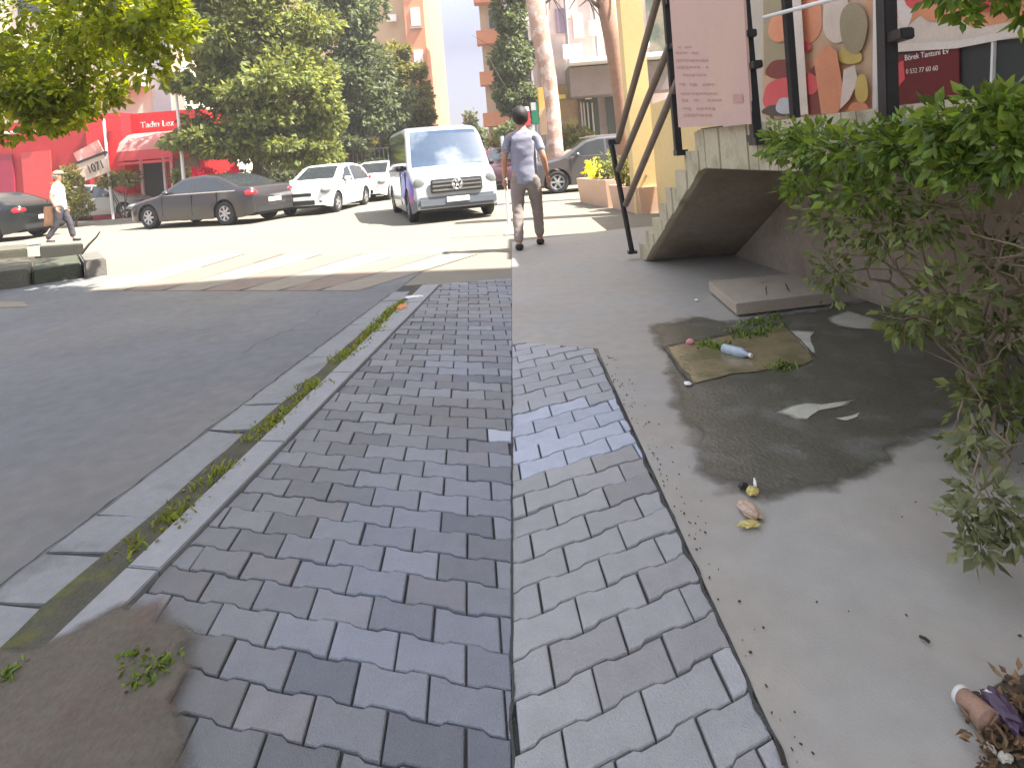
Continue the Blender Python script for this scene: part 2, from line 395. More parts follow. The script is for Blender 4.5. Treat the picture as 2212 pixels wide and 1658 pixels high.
def tone_l(x, y, rnd):
    g = rnd.choice([.165, .185, .195, .205, .215, .235])*rnd.uniform(.95, 1.05)
    r = rnd.random()
    c = [g*.99, g, g*1.0]
    if r < .10: c = [g*1.0, g*.96, g*.94]
    if r > .95: c = [.135, .14, .145]
    for (wx_, wy_) in WHITE:
        if abs(x-wx_) < .1 and abs(y-wy_) < .06: return [.44, .47, .52]
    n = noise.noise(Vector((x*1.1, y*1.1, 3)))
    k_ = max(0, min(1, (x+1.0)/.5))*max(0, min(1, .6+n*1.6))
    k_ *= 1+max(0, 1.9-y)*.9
    c = [c[0]*(1+.10*k_), c[1]*(1+.17*k_), c[2]*(1+.36*k_)]  # pale blue sky sheen mixed into the paver colour, stronger near the front
    dd = noise.noise(Vector((x*1.6, y*1.6, 9)))*.45
    t = min(1, max(0, (-1.0-x-(y-1.4)*.55+dd)/.4))                # mossy dirt in the corner by the kerb
    return [c[i]*(1-t)+(.105, .10, .08)[i]*t for i in range(3)]
def tone_r(x, y, rnd):
    g = rnd.choice([.32, .34, .35, .36, .37])*rnd.uniform(.92, 1.06)
    c = [g*1.0, g, g*.99]
    r = rnd.random()
    if r < .15: c = [g*.84, g*.82, g*.80]
    if y > 2.5+.2*noise.noise(Vector((x*3, y*3, 0))): c = [g*1.2, g*1.3, g*1.5]  # bluish-white sky reflection painted into this band of pavers
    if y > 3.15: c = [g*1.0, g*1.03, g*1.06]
    return c
FAR = G(1106, 600).y
planes_l = [hp(K0, K1, (-.2, 3)), (-1, 0, SEAM-.002), (0, 1, -.95), (0, -1, FAR)]
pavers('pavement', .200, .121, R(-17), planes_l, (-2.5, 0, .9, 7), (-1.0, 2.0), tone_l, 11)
FR = [G(1106, 738), G(1290, 752)]
planes_r = [hp(B0, B1, (0, 2)), (1, 0, -SEAM-.002), (0, 1, -.95), hp(FR[0], FR[1], (0, 2))]
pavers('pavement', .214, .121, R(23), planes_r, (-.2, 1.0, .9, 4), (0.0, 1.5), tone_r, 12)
sheet('pavement_bed', [(-3.2, .6), (1.2, .6), (1.2, 3.3), (SEAM, 3.35), (SEAM, FAR), (-.9, FAR), (-3.2, 2.2)], -.013, M_joint, kind='structure')
# gutter slabs, mud strip and kerb
U0, U1 = G(0, 1400), G(850, 660)               # slabs | mud
V0, V1 = G(60, 1440), G(890, 640)              # mud | kerb
def ln(a, b, t): return Vector(a).lerp(Vector(b), t)
bm = BM(); rnd = random.Random(5)
cut = [-.75, -.32, -.06, .02, .175, .40, .53, .63, .72, .80, .87, .94, 1.0, 1.15]
def yl(a, b, y): t = (y-a.y)/(b.y-a.y); return Vector(a).lerp(Vector(b), t)
ys = [1.0, 1.5, 1.98, 2.22, 2.45, 3.18, 3.5, 4.3, 5.1, 5.9, 6.3]
for i in range(len(ys)-1):
    g = .007; sk = rnd.uniform(-.03, .03)
    a, b = yl(LA0, LA1, ys[i]+g), yl(U0, U1, ys[i]+g-.05+sk)
    c, e = yl(U0, U1, ys[i+1]-g-.05+sk), yl(LA0, LA1, ys[i+1]-g)
    a = a+Vector((.012, 0, 0)); e = e+Vector((.012, 0, 0))
    b = b+Vector((.06, 0, 0)); c = c+Vector((.06, 0, 0))
    prism(bm, [(v.x, v.y, -.02+rnd.uniform(-.002, .003)+.02) for v in jag([a, b, c, e], .004, 5, i)], (0, 0, -.03))
tag(obj('gutter', bm, M_slab), kind='structure')
gpz = [yl(LA0, LA1, .9), yl(LA0, LA1, 6.6), yl(V0, V1, 6.6), yl(V0, V1, .9)]
sheet('gutter_bed', gpz, -.0095, M_joint, kind='structure')
sheet('mud_strip', jag([yl(U0, U1, .9), yl(U0, U1, 2.5), yl(U0, U1, 4.5), yl(U0, U1, 6.5), yl(V0, V1, 6.5), yl(V0, V1, 4), yl(V0, V1, 2.2), yl(V0, V1, .9)], .016, 14, 4), .0055, M_mud, kind='structure')
bm = BM(); ys = [1.25, 2.08, 2.98, 3.9, 4.8, 5.7, 6.45]
for i in range(len(ys)-1):
    a, b = yl(V0, V1, ys[i]+.004), yl(K0, K1, ys[i]+.004-.03); c, e = yl(K0, K1, ys[i+1]-.004-.03), yl(V0, V1, ys[i+1]-.004)
    b -= Vector((.006, 0, 0)); c -= Vector((.006, 0, 0))
    prism(bm, [(v.x, v.y, .016) for v in (a, b, c, e)], (0, 0, -.05))
bmesh.ops.bevel(bm, geom=[e for e in bm.edges if all(v.co.z > .01 for v in e.verts)], offset=.004, segments=2, affect='EDGES')
tag(obj('kerb', bm, M_kerb), kind='structure')
bm = BM()
ribbon(bm, [yl(LA0, LA1, 1.1+i*.3) for i in range(18)], .008, .0035, 10, .008)
for q in ([(440, 928), (520, 936), (560, 948)],):
    ribbon(bm, gp(q), .007, .0045, 8, .007, len(q)*3+q[0][0])
tag(obj('ground_cracks', bm, M_joint), kind='structure')
# dirt that has washed over the kerb end and the first pavers
M_dirt = mat('washed_dirt', (.12, .10, .072), .9, .25, 5, .7, 70, col2=(.13, .085, .065), c2scale=2.6, c2lo=.5, c2hi=.6)
softsheet('dirt', jag(gp([(-300, 1380), (30, 1415), (150, 1370), (262, 1300), (360, 1290), (440, 1370), (430, 1450), (400, 1540), (430, 1660), (400, 1900), (-400, 1900)]), .012, 4, 2), .0185, softmat(M_dirt), .24, kind='structure')
# concrete apron on the right, far part reaches the sunlit street
ap = [G(1106, 738), G(1290, 752), B0, B1, Vector((B1.x+.25, .5, 0)), Vector((3.2, .5, 0)), Vector((3.2, 9.6, 0)), Vector((-.1, 9.6, 0)), Vector((SEAM, FAR, 0))]
ap = [Vector((SEAM, G(1106, 738).y, 0)), G(1290, 752)+Vector((.006, 0, 0)), G(1295, 770)+Vector((.008, 0, 0)), G(1706, 1658), G(1780, 1900), Vector((3.6, .7, 0)), Vector((3.6, 9.7, 0)), Vector((1.6, 9.7, 0)), Vector((SEAM, 9.2, 0))]
sheet('apron', ap, -.001, M_apron, .03, kind='structure')
bm = BM(); ribbon(bm, [G(1290, 768), G(1340, 880), G(1400, 1010), G(1480, 1180), G(1530, 1290), G(1590, 1420), G(1650, 1550), G(1706, 1670)], .007, .003, 16, .007, 5)
tag(obj('ground_cracks', bm, M_joint), kind='structure')
# wet stain, dry islands in it, muddy pit
wet = gp([(1388, 700), (1420, 790), (1438, 880), (1462, 965), (1490, 1030), (1560, 1085), (1640, 1098), (1720, 1090), (1800, 1068), (1880, 1045), (1950, 1005), (2000, 960), (2040, 930), (2130, 900), (2300, 870), (2330, 640), (2100, 620), (1880, 640), (1800, 655), (1700, 672), (1560, 690), (1480, 680)])
softsheet('wet_stain', jag(wet, .03, 4, 8), .0035, softmat(M_wet), .13, kind='structure')
softmat(M_dry)
for q, s in (([(1675, 893), (1700, 880), (1740, 872), (1790, 872), (1858, 864), (1830, 878), (1770, 890), (1742, 914), (1722, 912), (1700, 900)], 1),
             ([(1800, 906), (1830, 901), (1860, 893), (1852, 903), (1825, 912)], 2), ([(1695, 712), (1762, 717), (1752, 728), (1765, 770), (1745, 765), (1720, 738)], 3),
             ([(1775, 690), (1830, 672), (1900, 690), (1930, 715), (1860, 716), (1800, 706)], 4)):
    softsheet('dry_patch', jag(gp(q), .006, 3, s), .0072+s*.0002, M_dry, .28, kind='structure')

M_pit = mat('muddy_water', (.25, .20, .11), .16, .22, 4, .25, 30, col2=(.16, .15, .07), c2scale=5, c2lo=.45, c2hi=.6)
pit = gp([(1437, 752), (1560, 728), (1690, 702), (1728, 735), (1762, 775), (1730, 795), (1660, 802), (1570, 812), (1497, 834), (1465, 795)])
softsheet('puddle', jag(pit, .012, 3, 9), .0085, softmat(M_pit), .05, kind='structure')
bm = BM()
ribbon(bm, gp([(1432, 752), (1560, 726), (1640, 712), (1700, 698)]), .011, .012, 12, .004, 3)
ribbon(bm, gp([(1690, 702), (1728, 737), (1768, 780)]), .006, .012, 10, .004, 6)
ribbon(bm, gp([(1434, 752), (1462, 795), (1497, 836)]), .008, .012, 10, .006, 8)
tag(obj('ground_cracks', bm, M_joint), kind='structure')
# pale red and white crossing bars on the sunlit road
M_cw = mat('crossing_white', (.245, .212, .16), .8, .15, 6, .2, 80); M_cr = mat('crossing_red', (.215, .165, .125), .8, .15, 6, .2, 80)
bmw = BM(); bmr = BM()
for i in range(7):
    x = 180+i*84; a = [G(x, 626), G(x+90, 626), G(x+352, 546), G(x+292, 546)]
    pass
    b_ = bmr if i % 2 else bmw; vs = [b_.verts.new((p.x, p.y, -.006)) for p in a]; f = b_.faces.new(vs); f.normal_update()
    if f.normal.z < 0: f.normal_flip()
tag(obj('road_marking', bmw, M_cw), kind='structure'); tag(obj('road_marking', bmr, M_cr), kind='structure')
sheet('road_marking', gp([(-120, 648), (50, 650), (62, 660), (-120, 668)]), -.006, M_cw, kind='structure')

# ------------------------------------------------------------------ right-hand building, stair, railing
def quad_on(bm, x0, px_list, off=0.0):      # polygon on a facade plane, from outline pixels
    vs = [bm.verts.new(PL(a, b, x0)+Vector((-off, -off*SL, 0))) for a, b in px_list]; f = bm.faces.new(vs); return f
def slab_on(name, x0, pts, th, m, parent, off=0.0):
    bm = BM(); n = Vector((-1, -SL, 0)).normalized()
    P_ = [PL(a, b, x0)+n*off for a, b in pts]; prism(bm, P_, n*th)
    return obj(name, bm, m, parent)
def wallbox(bm, x0, y0, y1, z0, z1, th=.3):
    prism(bm, [onp(x0, y0, z0), onp(x0, y1, z0), onp(x0, y1, z1), onp(x0, y0, z1)], (th, 0, 0))
bld = empty('shop_building', onp(XF, 4, 0), 0, 'tall building on the right with posters in its raised shop windows and an outside stair', 'building')
def ch(o):                                   # keep world placement under a parent that is away from the origin
    o.parent = bld; o.matrix_parent_inverse = Matrix.Translation(-bld.location); return o
M_wallb = mat('building_base', (.40, .33, .24), .88, .15, 1.5, .4, 50, col2=(.2, .15, .10), c2scale=1.2, c2lo=.5, c2hi=.7)
bm = BM(); wallbox(bm, XF+.02, -2, 7.3, -.02, 1.37); ch(obj('base_wall', bm, M_wallb))
bm = BM(); wallbox(bm, XF+.06, -2, 7.3, 1.37, 4.3); ch(obj('shop_wall', bm, mat('shop_wall', (.5, .46, .38), .8, .08, 1)))
bm = BM(); prism(bm, [onp(XF-.1, -4, 4.3), onp(XF-.1, 5.2, 4.3), (9, 5.2, 4.3), (9, -4, 4.3)], (0, 0, 16)); 
prism(bm, [onp(XF+.36, -4, -.02), onp(XF+.36, 7.28, -.02), (9, 7.28, -.02), (9, -4, -.02)], (0, 0, 4.31))
ch(obj('upper_storeys', bm, mat('upper_render', (.62, .55, .45), .85, .06, .5)))  # unseen block, height and set-back far end shaped to cast the street shadow
for i in range(4):
    for j in range(3):
        bm = BM(); z = 5.3+i*3.1; y = -1.6+j*2.3; wallbox(bm, XF-.13, y, y+1.3, z, z+1.5, .06); w = ch(obj('window', bm, M_glass))
# the yellow ground-floor wing beyond the stair
wing = empty('yellow_wing', (2.6, 9, 0), 0, 'yellow rendered building wing and column behind the stair railing', 'building')
def cw(o): o.parent = wing; o.matrix_parent_inverse = Matrix.Translation(-wing.location); return o
bm = BM(); box(bm, (2.95, 9.4, 1.0), (.6, 4.16, 2.05)); cw(obj('low_wall', bm, M_yellow))
bm = BM(); box(bm, (4.0, 8.2, 2.1), (1.4, 1.6, 4.3)); cw(obj('wall', bm, mat('porch_wall', (.25, .22, .17), .8, .1, 1)))
bm = BM(); p0 = P(1378, 250, 11.9); box(bm, (p0.x, 11.9, 2.9), (.42, .42, 5.9)); cw(obj('column', bm, M_yellow))
bm = BM(); box(bm, (2.62, 8.0, 1.0), (.06, .7, .9)); cw(obj('window', bm, M_glass))
bm = BM(); box(bm, (3.28, 8.3, 2.9), (.06, 1.2, 1.7)); cw(obj('window', bm, mat('green_glass', (.06, .09, .07), .15, .2, 2)))
bm = BM(); box(bm, (3.7, 8.1, 4.45), (2.1, 1.9, .3)); cw(obj('canopy', bm, M_yellow))  # unseen canopy, added to carry the shadow further along the ground

# stair with landing -------------------------------------------
st = empty('outside_stair', onp(XS, 5, 0), 0, 'stained concrete outside stair and landing with a dark hollow underneath', 'stair')
def cs(o): o.parent = st; o.matrix_parent_inverse = Matrix.Translation(-st.location); return o
LZ = 1.37; SOF = 1.07; YT = 5.055; YB = 6.97; NS = 8
prof = [(YB, 0.0)]
run = (YB-YT+.25)/NS
rise = LZ/NS
prof = [(YB+.12, 0.0)]
for i in range(NS):
    y = YB+.12-run*i; prof.append((y, rise*(i+1))); 
    prof.append((y-run, rise*(i+1)))
prof.append((-1.0, LZ)); prof.append((-1.0, SOF)); prof.append((YT, SOF)); prof.append((YB-.1, 0.0))
bm = BM(); prism(bm, [onp(XS, y, z) for y, z in prof], (XF-XS+.01, 0, 0))
cs(obj('stair_body', bm, M_stair))
# rough rendered cheek with vertical board marks
bm = BM(); rnd = random.Random(4)
def ztop(y):
    if y < YT-.1: return LZ
    i = int((YB+.12-y)/run); return min(LZ, rise*(i+1))
def zbot(y): return SOF if y < YT else max(0.0, SOF*(1-(y-YT)/(YB-.1-YT)))
y = 6.95
while y > 1.2:
    w = rnd.uniform(.09, .17); y1 = y-w; zt = min(ztop(y-.001), ztop(y1+.001))+.012; zb = max(zbot(y), zbot(y1))-0.005
    if zt-zb > .03:
        o_ = rnd.uniform(.014, .03)
        prism(bm, [onp(XS-o_, y-.006, zbot(y)), onp(XS-o_, y1+.006, zbot(y1)), onp(XS-o_, y1+.006, zt), onp(XS-o_, y-.006, zt)], (.05, 0, 0))
    y = y1
cs(obj('cheek', bm, M_stair))
bm = BM()
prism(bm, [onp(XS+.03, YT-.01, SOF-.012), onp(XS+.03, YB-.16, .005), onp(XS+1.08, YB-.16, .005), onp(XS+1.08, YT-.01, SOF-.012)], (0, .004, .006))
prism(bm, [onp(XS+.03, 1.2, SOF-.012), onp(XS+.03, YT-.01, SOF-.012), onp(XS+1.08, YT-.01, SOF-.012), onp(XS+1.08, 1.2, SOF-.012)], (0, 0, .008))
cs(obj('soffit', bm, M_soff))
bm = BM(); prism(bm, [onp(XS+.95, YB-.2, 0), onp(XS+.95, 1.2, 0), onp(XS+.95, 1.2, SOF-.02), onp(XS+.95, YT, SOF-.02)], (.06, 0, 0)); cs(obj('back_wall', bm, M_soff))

# railing --------------------------------------------------------
rl = empty('stair_railing', onp(XS, 5, 0), 0, 'black stair railing posts with brown handrails running down to the pavement', 'railing')
def cr(o): o.parent = rl; o.matrix_parent_inverse = Matrix.Translation(-rl.location); return o
def post(a, b, w, name='post'):
    bm = BM(); a = Vector(a); b = Vector(b); dd = (a-b); M = dd.to_track_quat('Z', 'Y').to_matrix().to_4x4()
    box(bm, (a+b)/2, (w, w, dd.length), M, .004)
    return bm
p1b, p1t = P(1366, 548, 7.02), P(1320, 307, 6.9)
bm = post(p1t, p1b, .045); box(bm, p1t+Vector((.03, 0, 0)), (.13, .05, .06)); box(bm, p1b+Vector((.0, 0, .02)), (.1, .1, .03)); cr(obj('post', bm, M_blackp))
pp = [p1t]
def pp_(px, py): return PL(px, py, XS-.05)
posts = [((1427, -150), (1466, 335), .06), ((1592, -160), (1635, 312), .06), ((1908, -260), (1921, 290), .062), ((2420, -300), (2420, 330), .06)]
for (a, b, w) in posts:
    ta, tb = pp_(*a), pp_(*b)
    bm = post(ta, tb, w)
    box(bm, tb+Vector((.02, 0, .02)), (.1, .12, .05))
    cr(obj('post', bm, M_blackp))
# clamps that hold the board and the glass
for (px, py) in ((1437, 10), (1449, 102), (1458, 192), (1605, 80), (1618, 300), (1914, 85), (1617, 145)):
    bm = BM(); q = pp_(px, py); box(bm, q+Vector((.01, -.07, 0)), (.06, .14, .05), None, .006); cr(obj('clamp', bm, M_blackp))
for (a, b) in (((1335, 305), (1428, -30)), ((1336, 368), (1446, 100)), ((1352, 442), (1462, 180))):
    bm = BM(); A_, B_ = P(a[0], a[1], 6.85), pp_(*b)
    tube(bm, [A_, A_.lerp(B_, .5), B_, B_+(B_-A_)*.02], .034, 10); cr(obj('handrail', bm, M_rail, None, True))
for (a, b) in (((1650, 38), (1908, -30)),):
    bm = BM(); tube(bm, [PL(a[0], a[1], XS-.02), PL(b[0], b[1], XS-.02)], .012, 8); cr(obj('cable', bm, M_white, None, True))
bm = BM(); q1, q2 = pp_(1652, -60), pp_(1676, 262); M2 = (q1-q2).to_track_quat('Z', 'Y').to_matrix().to_4x4()
box(bm, (q1+q2)/2+Vector((.12, 0, 0)), (.045, .045, (q1-q2).length), M2); cr(obj('post', bm, M_blackp))

# pink notice board ------------------------------------------------
nb = empty('notice_board', pp_(1540, 272), 0, 'pale pink notice board with faint lines of text hung between two railing posts', 'notice board')
def cn(o): o.parent = nb; o.matrix_parent_inverse = Matrix.Translation(-nb.location); return o
M_pink = mat('pink_board', (.58, .39, .33), .7, .04, 1.5, col2=(.60, .41, .32), c2scale=1.2); M_pinkt = mat('pink_text', (.50, .29, .25), .8, .15, 40)
cn(slab_on('board', XS-.07, [(1444, -90), (1606, -90), (1628, 268), (1470, 275)], .018, M_pink, None))
bm = BM(); rnd = random.Random(8)
for r_, (y0, x0, n) in enumerate([(100, 1463, 5), (112, 1463, 6), (128, 1466, 7), (143, 1467, 8), (160, 1470, 9), (180, 1472, 9), (200, 1476, 9), (214, 1478, 9), (232, 1480, 8), (246, 1482, 8)]):
    x = x0; bm = BM()
    for k in range(n):
        w = rnd.uniform(4, 10)
        if rnd.random() < .85:
            h = rnd.uniform(3.5, 6)
            quad_on(bm, XS-.07, [(x, y0+h), (x+w, y0+h-.3), (x+w, y0-.3), (x, y0)], .0215)
        x += w+2
    cn(obj('text_row', bm, M_pinkt))
bm = BM()
quad_on(bm, XS-.07, [(1590, 222), (1612, 221), (1611, 203), (1589, 204)], .0215)
cn(obj('stamp', bm, M_pinkt))

# windows with posters ------------------------------------------------
def colm(n, c, r=.45): return mat(n, c, r, .12, 6, spec=.5)
def poster(name, label, outline, shapes, off=.0, fr=None):
    e = empty(name, PL(outline[0][0], outline[0][1], XF), 0, label, 'poster')
    def cp(o): o.parent = e; o.matrix_parent_inverse = Matrix.Translation(-e.location); return o
    cp(slab_on('panel', XF, outline, .02, shapes[0], None, off))
    k = 1
    for (m, pts) in shapes[1:]:
        bm = BM(); quad_on(bm, XF, pts, off+.02+.0025*k); k += 1
        cp(obj('picture', bm, m))
    return e, cp
def blob(cx, cy, rx, ry, n=24, s=0, rough=.1):
    n = max(n, 24); rough = min(rough, .12)
    return [(cx+rx*math.cos(i*2*math.pi/n)*(1+rough*math.sin(3*i*6.283/n+s)), cy+ry*math.sin(i*2*math.pi/n)*(1+rough*math.cos(2*i*6.283/n+s*2))) for i in range(n)]
beige = colm('poster_beige', (.52, .42, .31)); olive = colm('poster_olive', (.34, .29, .18)); redp = colm('poster_red', (.68, .09, .10))
orp = colm('poster_orange', (.72, .30, .16)); dredp = colm('poster_dark_red', (.20, .035, .03)); pale = colm('poster_pale', (.70, .60, .50)); dk = colm('poster_dark', (.07, .05, .045))
wsh = colm('poster_streak', (.74, .66, .58)); yel = colm('poster_yellow', (.62, .48, .14)); lg = colm('poster_grey', (.48, .50, .52))
poster('window_poster', 'tall window poster with red and orange food shapes between the two black posts', [(1650, -120), (1905, -140), (1893, 247), (1652, 258)],
  [mat('poster_beige_soft', (.58, .42, .27), .45, .12, 1.5, col2=(.62, .27, .14), c2scale=1.6, c2lo=.5, c2hi=.7), (olive, [(1652, -100), (1700, -100), (1705, 150), (1655, 165)]),
   (orp, blob(1745, 30, 40, 60, 24, 5)), (dredp, blob(1700, 150, 40, 24)), (pale, blob(1815, 30, 30, 70)), (redp, blob(1778, 215, 20, 26)), (yel, blob(1845, 120, 26, 20)), (orp, blob(1690, 60, 22, 34)), (redp, blob(1735, 100, 26, 14)), (olive, blob(1855, 60, 30, 58, 22, 3, .06)), (redp, blob(1702, 205, 48, 36, 20, 1, .12)), (dk, blob(1700, 238, 44, 14)), (lg, blob(1707, 228, 20, 20)),
   (dredp, [(1760, 246), (1762, 150), (1785, 130), (1800, 246)]), (redp, blob(1762, 180, 22, 22, 14, 2)), (orp, [(1788, 245), (1772, 130), (1800, 95), (1822, 110), (1838, 200), (1825, 246)]),
   (wsh, [(1830, 235), (1838, 150), (1862, 140), (1870, 175), (1850, 215)]), (yel, blob(1878, 190, 14, 34)), (orp, blob(1872, 232, 22, 14)), (wsh, [(1738, 248), (1722, -100), (1740, -100), (1762, 246)])])
M_shut = mat('dark_shutter', (.040, .045, .043), .5, .12, 3)
poster('window_poster', 'orange food poster with curved pale lower edge above the far right dark window', [(1935, -120), (2330, -160), (2330, 70), (1936, 110)],
  [pale, (orp, [(1940, 30), (1960, -60), (2330, -150), (2330, 20), (2180, 48), (2110, 60), (2060, 30), (2000, 28), (1960, 60)]), (wsh, blob(1962, 15, 18, 42, 14, 2)), (redp, blob(2010, -10, 46, 40)), (orp, blob(2030, 20, 40, 24, 16, 4, .2)), (yel, blob(2085, -10, 40, 26)), (redp, blob(2150, 10, 34, 18)), (dredp, blob(2200, -20, 40, 16)), (dredp, blob(2120, 12, 30, 9, 12, 1)),
   (wsh, [(1945, 95), (2080, 88), (2330, 40), (2330, 56), (2080, 104), (1945, 112)])])
ws = empty('dark_window', PL(2100, 215, XF), 0, 'dark grey shop window with a thin white bar on the far right', 'window')
def cws(o): o.parent = ws; o.matrix_parent_inverse = Matrix.Translation(-ws.location); return o
cws(slab_on('glass_panel', XF, [(1937, 112), (2340, 62), (2340, 240), (1938, 246)], .016, M_shut, None))
cws(slab_on('bar', XF, [(2154, 84), (2159, 83), (2153, 236), (2148, 236)], .02, M_white, None, .016))
cws(slab_on('bar', XF, [(1934, 112), (1939, 112), (1940, 246), (1935, 246)], .02, M_white, None, .018))
sg = empty('window_sign', PL(2010, 215, XF), 0, 'dark red window sign with a line of white words above a phone number', 'sign')
def csg(o): o.parent = sg; o.matrix_parent_inverse = Matrix.Translation(-sg.location); return o
csg(slab_on('panel', XF, [(1941, 120), (2082, 98), (2082, 205), (1941, 232)], .012, colm('sign_maroon', (.15, .022, .025)), None, .022))
csg(slab_on('stripe', XF, [(1941, 140), (1962, 130), (1966, 170), (1941, 200)], .003, redp, None, .0345))
sx = (PL(2080, 150, XF)-PL(1945, 160, XF)).normalized(); sx.z = 0
for txt, a, b, mm in (('Börek Tantuni Ev', (1952, 128), (2078, 106), M_white), ('0 532 77 60 60', (1958, 156), (2050, 145), wsh)):
    A_, B_ = PL(*a, XF), PL(*b, XF); n = Vector((-1, -SL, 0)).normalized(); L_ = (B_-A_).length
    ex = (B_-A_).normalized(); ey = n.cross(ex).normalized()
    if ey.z < 0: ey = -ey
    t = text_mesh('lettering', txt, L_/len(txt)*1.75, frame_m((A_+B_)/2+n*.0375+Vector((0, 0, .0)), ex, ey), mm, None, .001)
    csg(t)
# window sill strip / frames
bm = BM(); prism(bm, [PL(1645, 262, XF-.02), PL(2330, 246, XF-.02), PL(2330, 254, XF-.02), PL(1645, 268, XF-.02)], (-.03, 0, 0)); ch(obj('window_sill', bm, mat('sill_stone', (.45, .44, .38), .7, .1, 4)))
bm = BM(); prism(bm, [PL(1896, -140, XF-.01), PL(1906, -140, XF-.01), PL(1902, 248, XF-.01), PL(1893, 248, XF-.01)], (-.03, 0, 0)); ch(obj('window_frame', bm, M_white))

# loose concrete slab on the ground ------------------------------------
bm = BM(); tz = .10
tp = [G(1530, 607, tz), G(1590, 656, tz), G(1797, 632, tz), G(1715, 590, tz)]
prism(bm, tp, (0, 0, -.085)); bmesh.ops.bevel(bm, geom=list(bm.edges), offset=.006, segments=2, affect='EDGES')
tag(obj('concrete_slab', bm, mat('slab_concrete', (.40, .34, .26), .85, .12, 6, .6, 70)), 'loose concrete slab lying under the stair landing', 'slab')
ss = bpy.data.objects[-1] if False else None
bm = BM()
for a, b in (((1655, 618), (1657, 640)), ((1697, 612), (1705, 632)), ((1640, 612), (1662, 609))):
    ribbon(bm, [G(*a, tz), G(*b, tz)], .007, tz+.003, 6, .003)
cr_ = obj('crack', bm, M_joint); cr_.parent = bpy.data.objects['concrete_slab']

# ------------------------------------------------------------------ vehicles
def interp(pts, x):
    if x <= pts[0][0]: return pts[0][1]
    for (a, va), (b, vb) in zip(pts, pts[1:]):
        if x <= b:
            t = (x-a)/(b-a); return va+(vb-va)*t
    return pts[-1][1]
def wheel(root, x, y, r, w, rimm, spokes=5):
    e = bpy.data.objects.new('wheel', None); C.objects.link(e); e.parent = root; e.location = (x, y, r); e.empty_display_size = .1
    s = 1 if y > 0 else -1
    bm = BM(); prof = [(r*.62, -w/2), (r*.9, -w/2), (r, -w*.36), (r, w*.36), (r*.9, w/2), (r*.62, w/2)]; n = 28
    rings = [[bm.verts.new((a*math.cos(t*2*math.pi/n), b, a*math.sin(t*2*math.pi/n))) for t in range(n)] for a, b in prof]
    for i in range(len(rings)):
        A_, B_ = rings[i], rings[(i+1) % len(rings)]
        for k in range(n): bm.faces.new((A_[k], A_[(k+1) % n], B_[(k+1) % n], B_[k]))
    bmesh.ops.recalc_face_normals(bm, faces=list(bm.faces)); obj('tyre', bm, M_black, e, True)
    bm = BM(); M = Matrix.Rotation(math.pi/2, 4, 'X')
    bmesh.ops.create_cone(bm, cap_ends=True, segments=24, radius1=r*.62, radius2=r*.62, depth=w*.3, matrix=M)
    bmesh.ops.translate(bm, vec=(0, -s*w*.1, 0), verts=list(bm.verts)); obj('brake_disc', bm, M_dark, e)
    bm = BM()
    for k in range(spokes):
        a = k*2*math.pi/spokes
        box(bm, (math.cos(a)*r*.34, s*w*.36, math.sin(a)*r*.34), (r*.6, .03, r*.17), Matrix.Rotation(-a, 4, 'Y'))
    bmesh.ops.create_cone(bm, cap_ends=True, segments=16, radius1=r*.16, radius2=r*.12, depth=.05, matrix=Matrix.Translation((0, s*w*.38, 0)) @ M)
    rg = [[bm.verts.new((a*math.cos(t*2*math.pi/n), s*b, a*math.sin(t*2*math.pi/n))) for t in range(n)] for a, b in ((r*.56, w*.42), (r*.66, w*.46), (r*.66, w*.2), (r*.56, w*.2))]
    for i in range(4):
        A_, B_ = rg[i], rg[(i+1) % 4]
        for k in range(n): bm.faces.new((A_[k], A_[(k+1) % n], B_[(k+1) % n], B_[k]))
    bmesh.ops.recalc_face_normals(bm, faces=list(bm.faces)); obj('rim', bm, rimm, e)
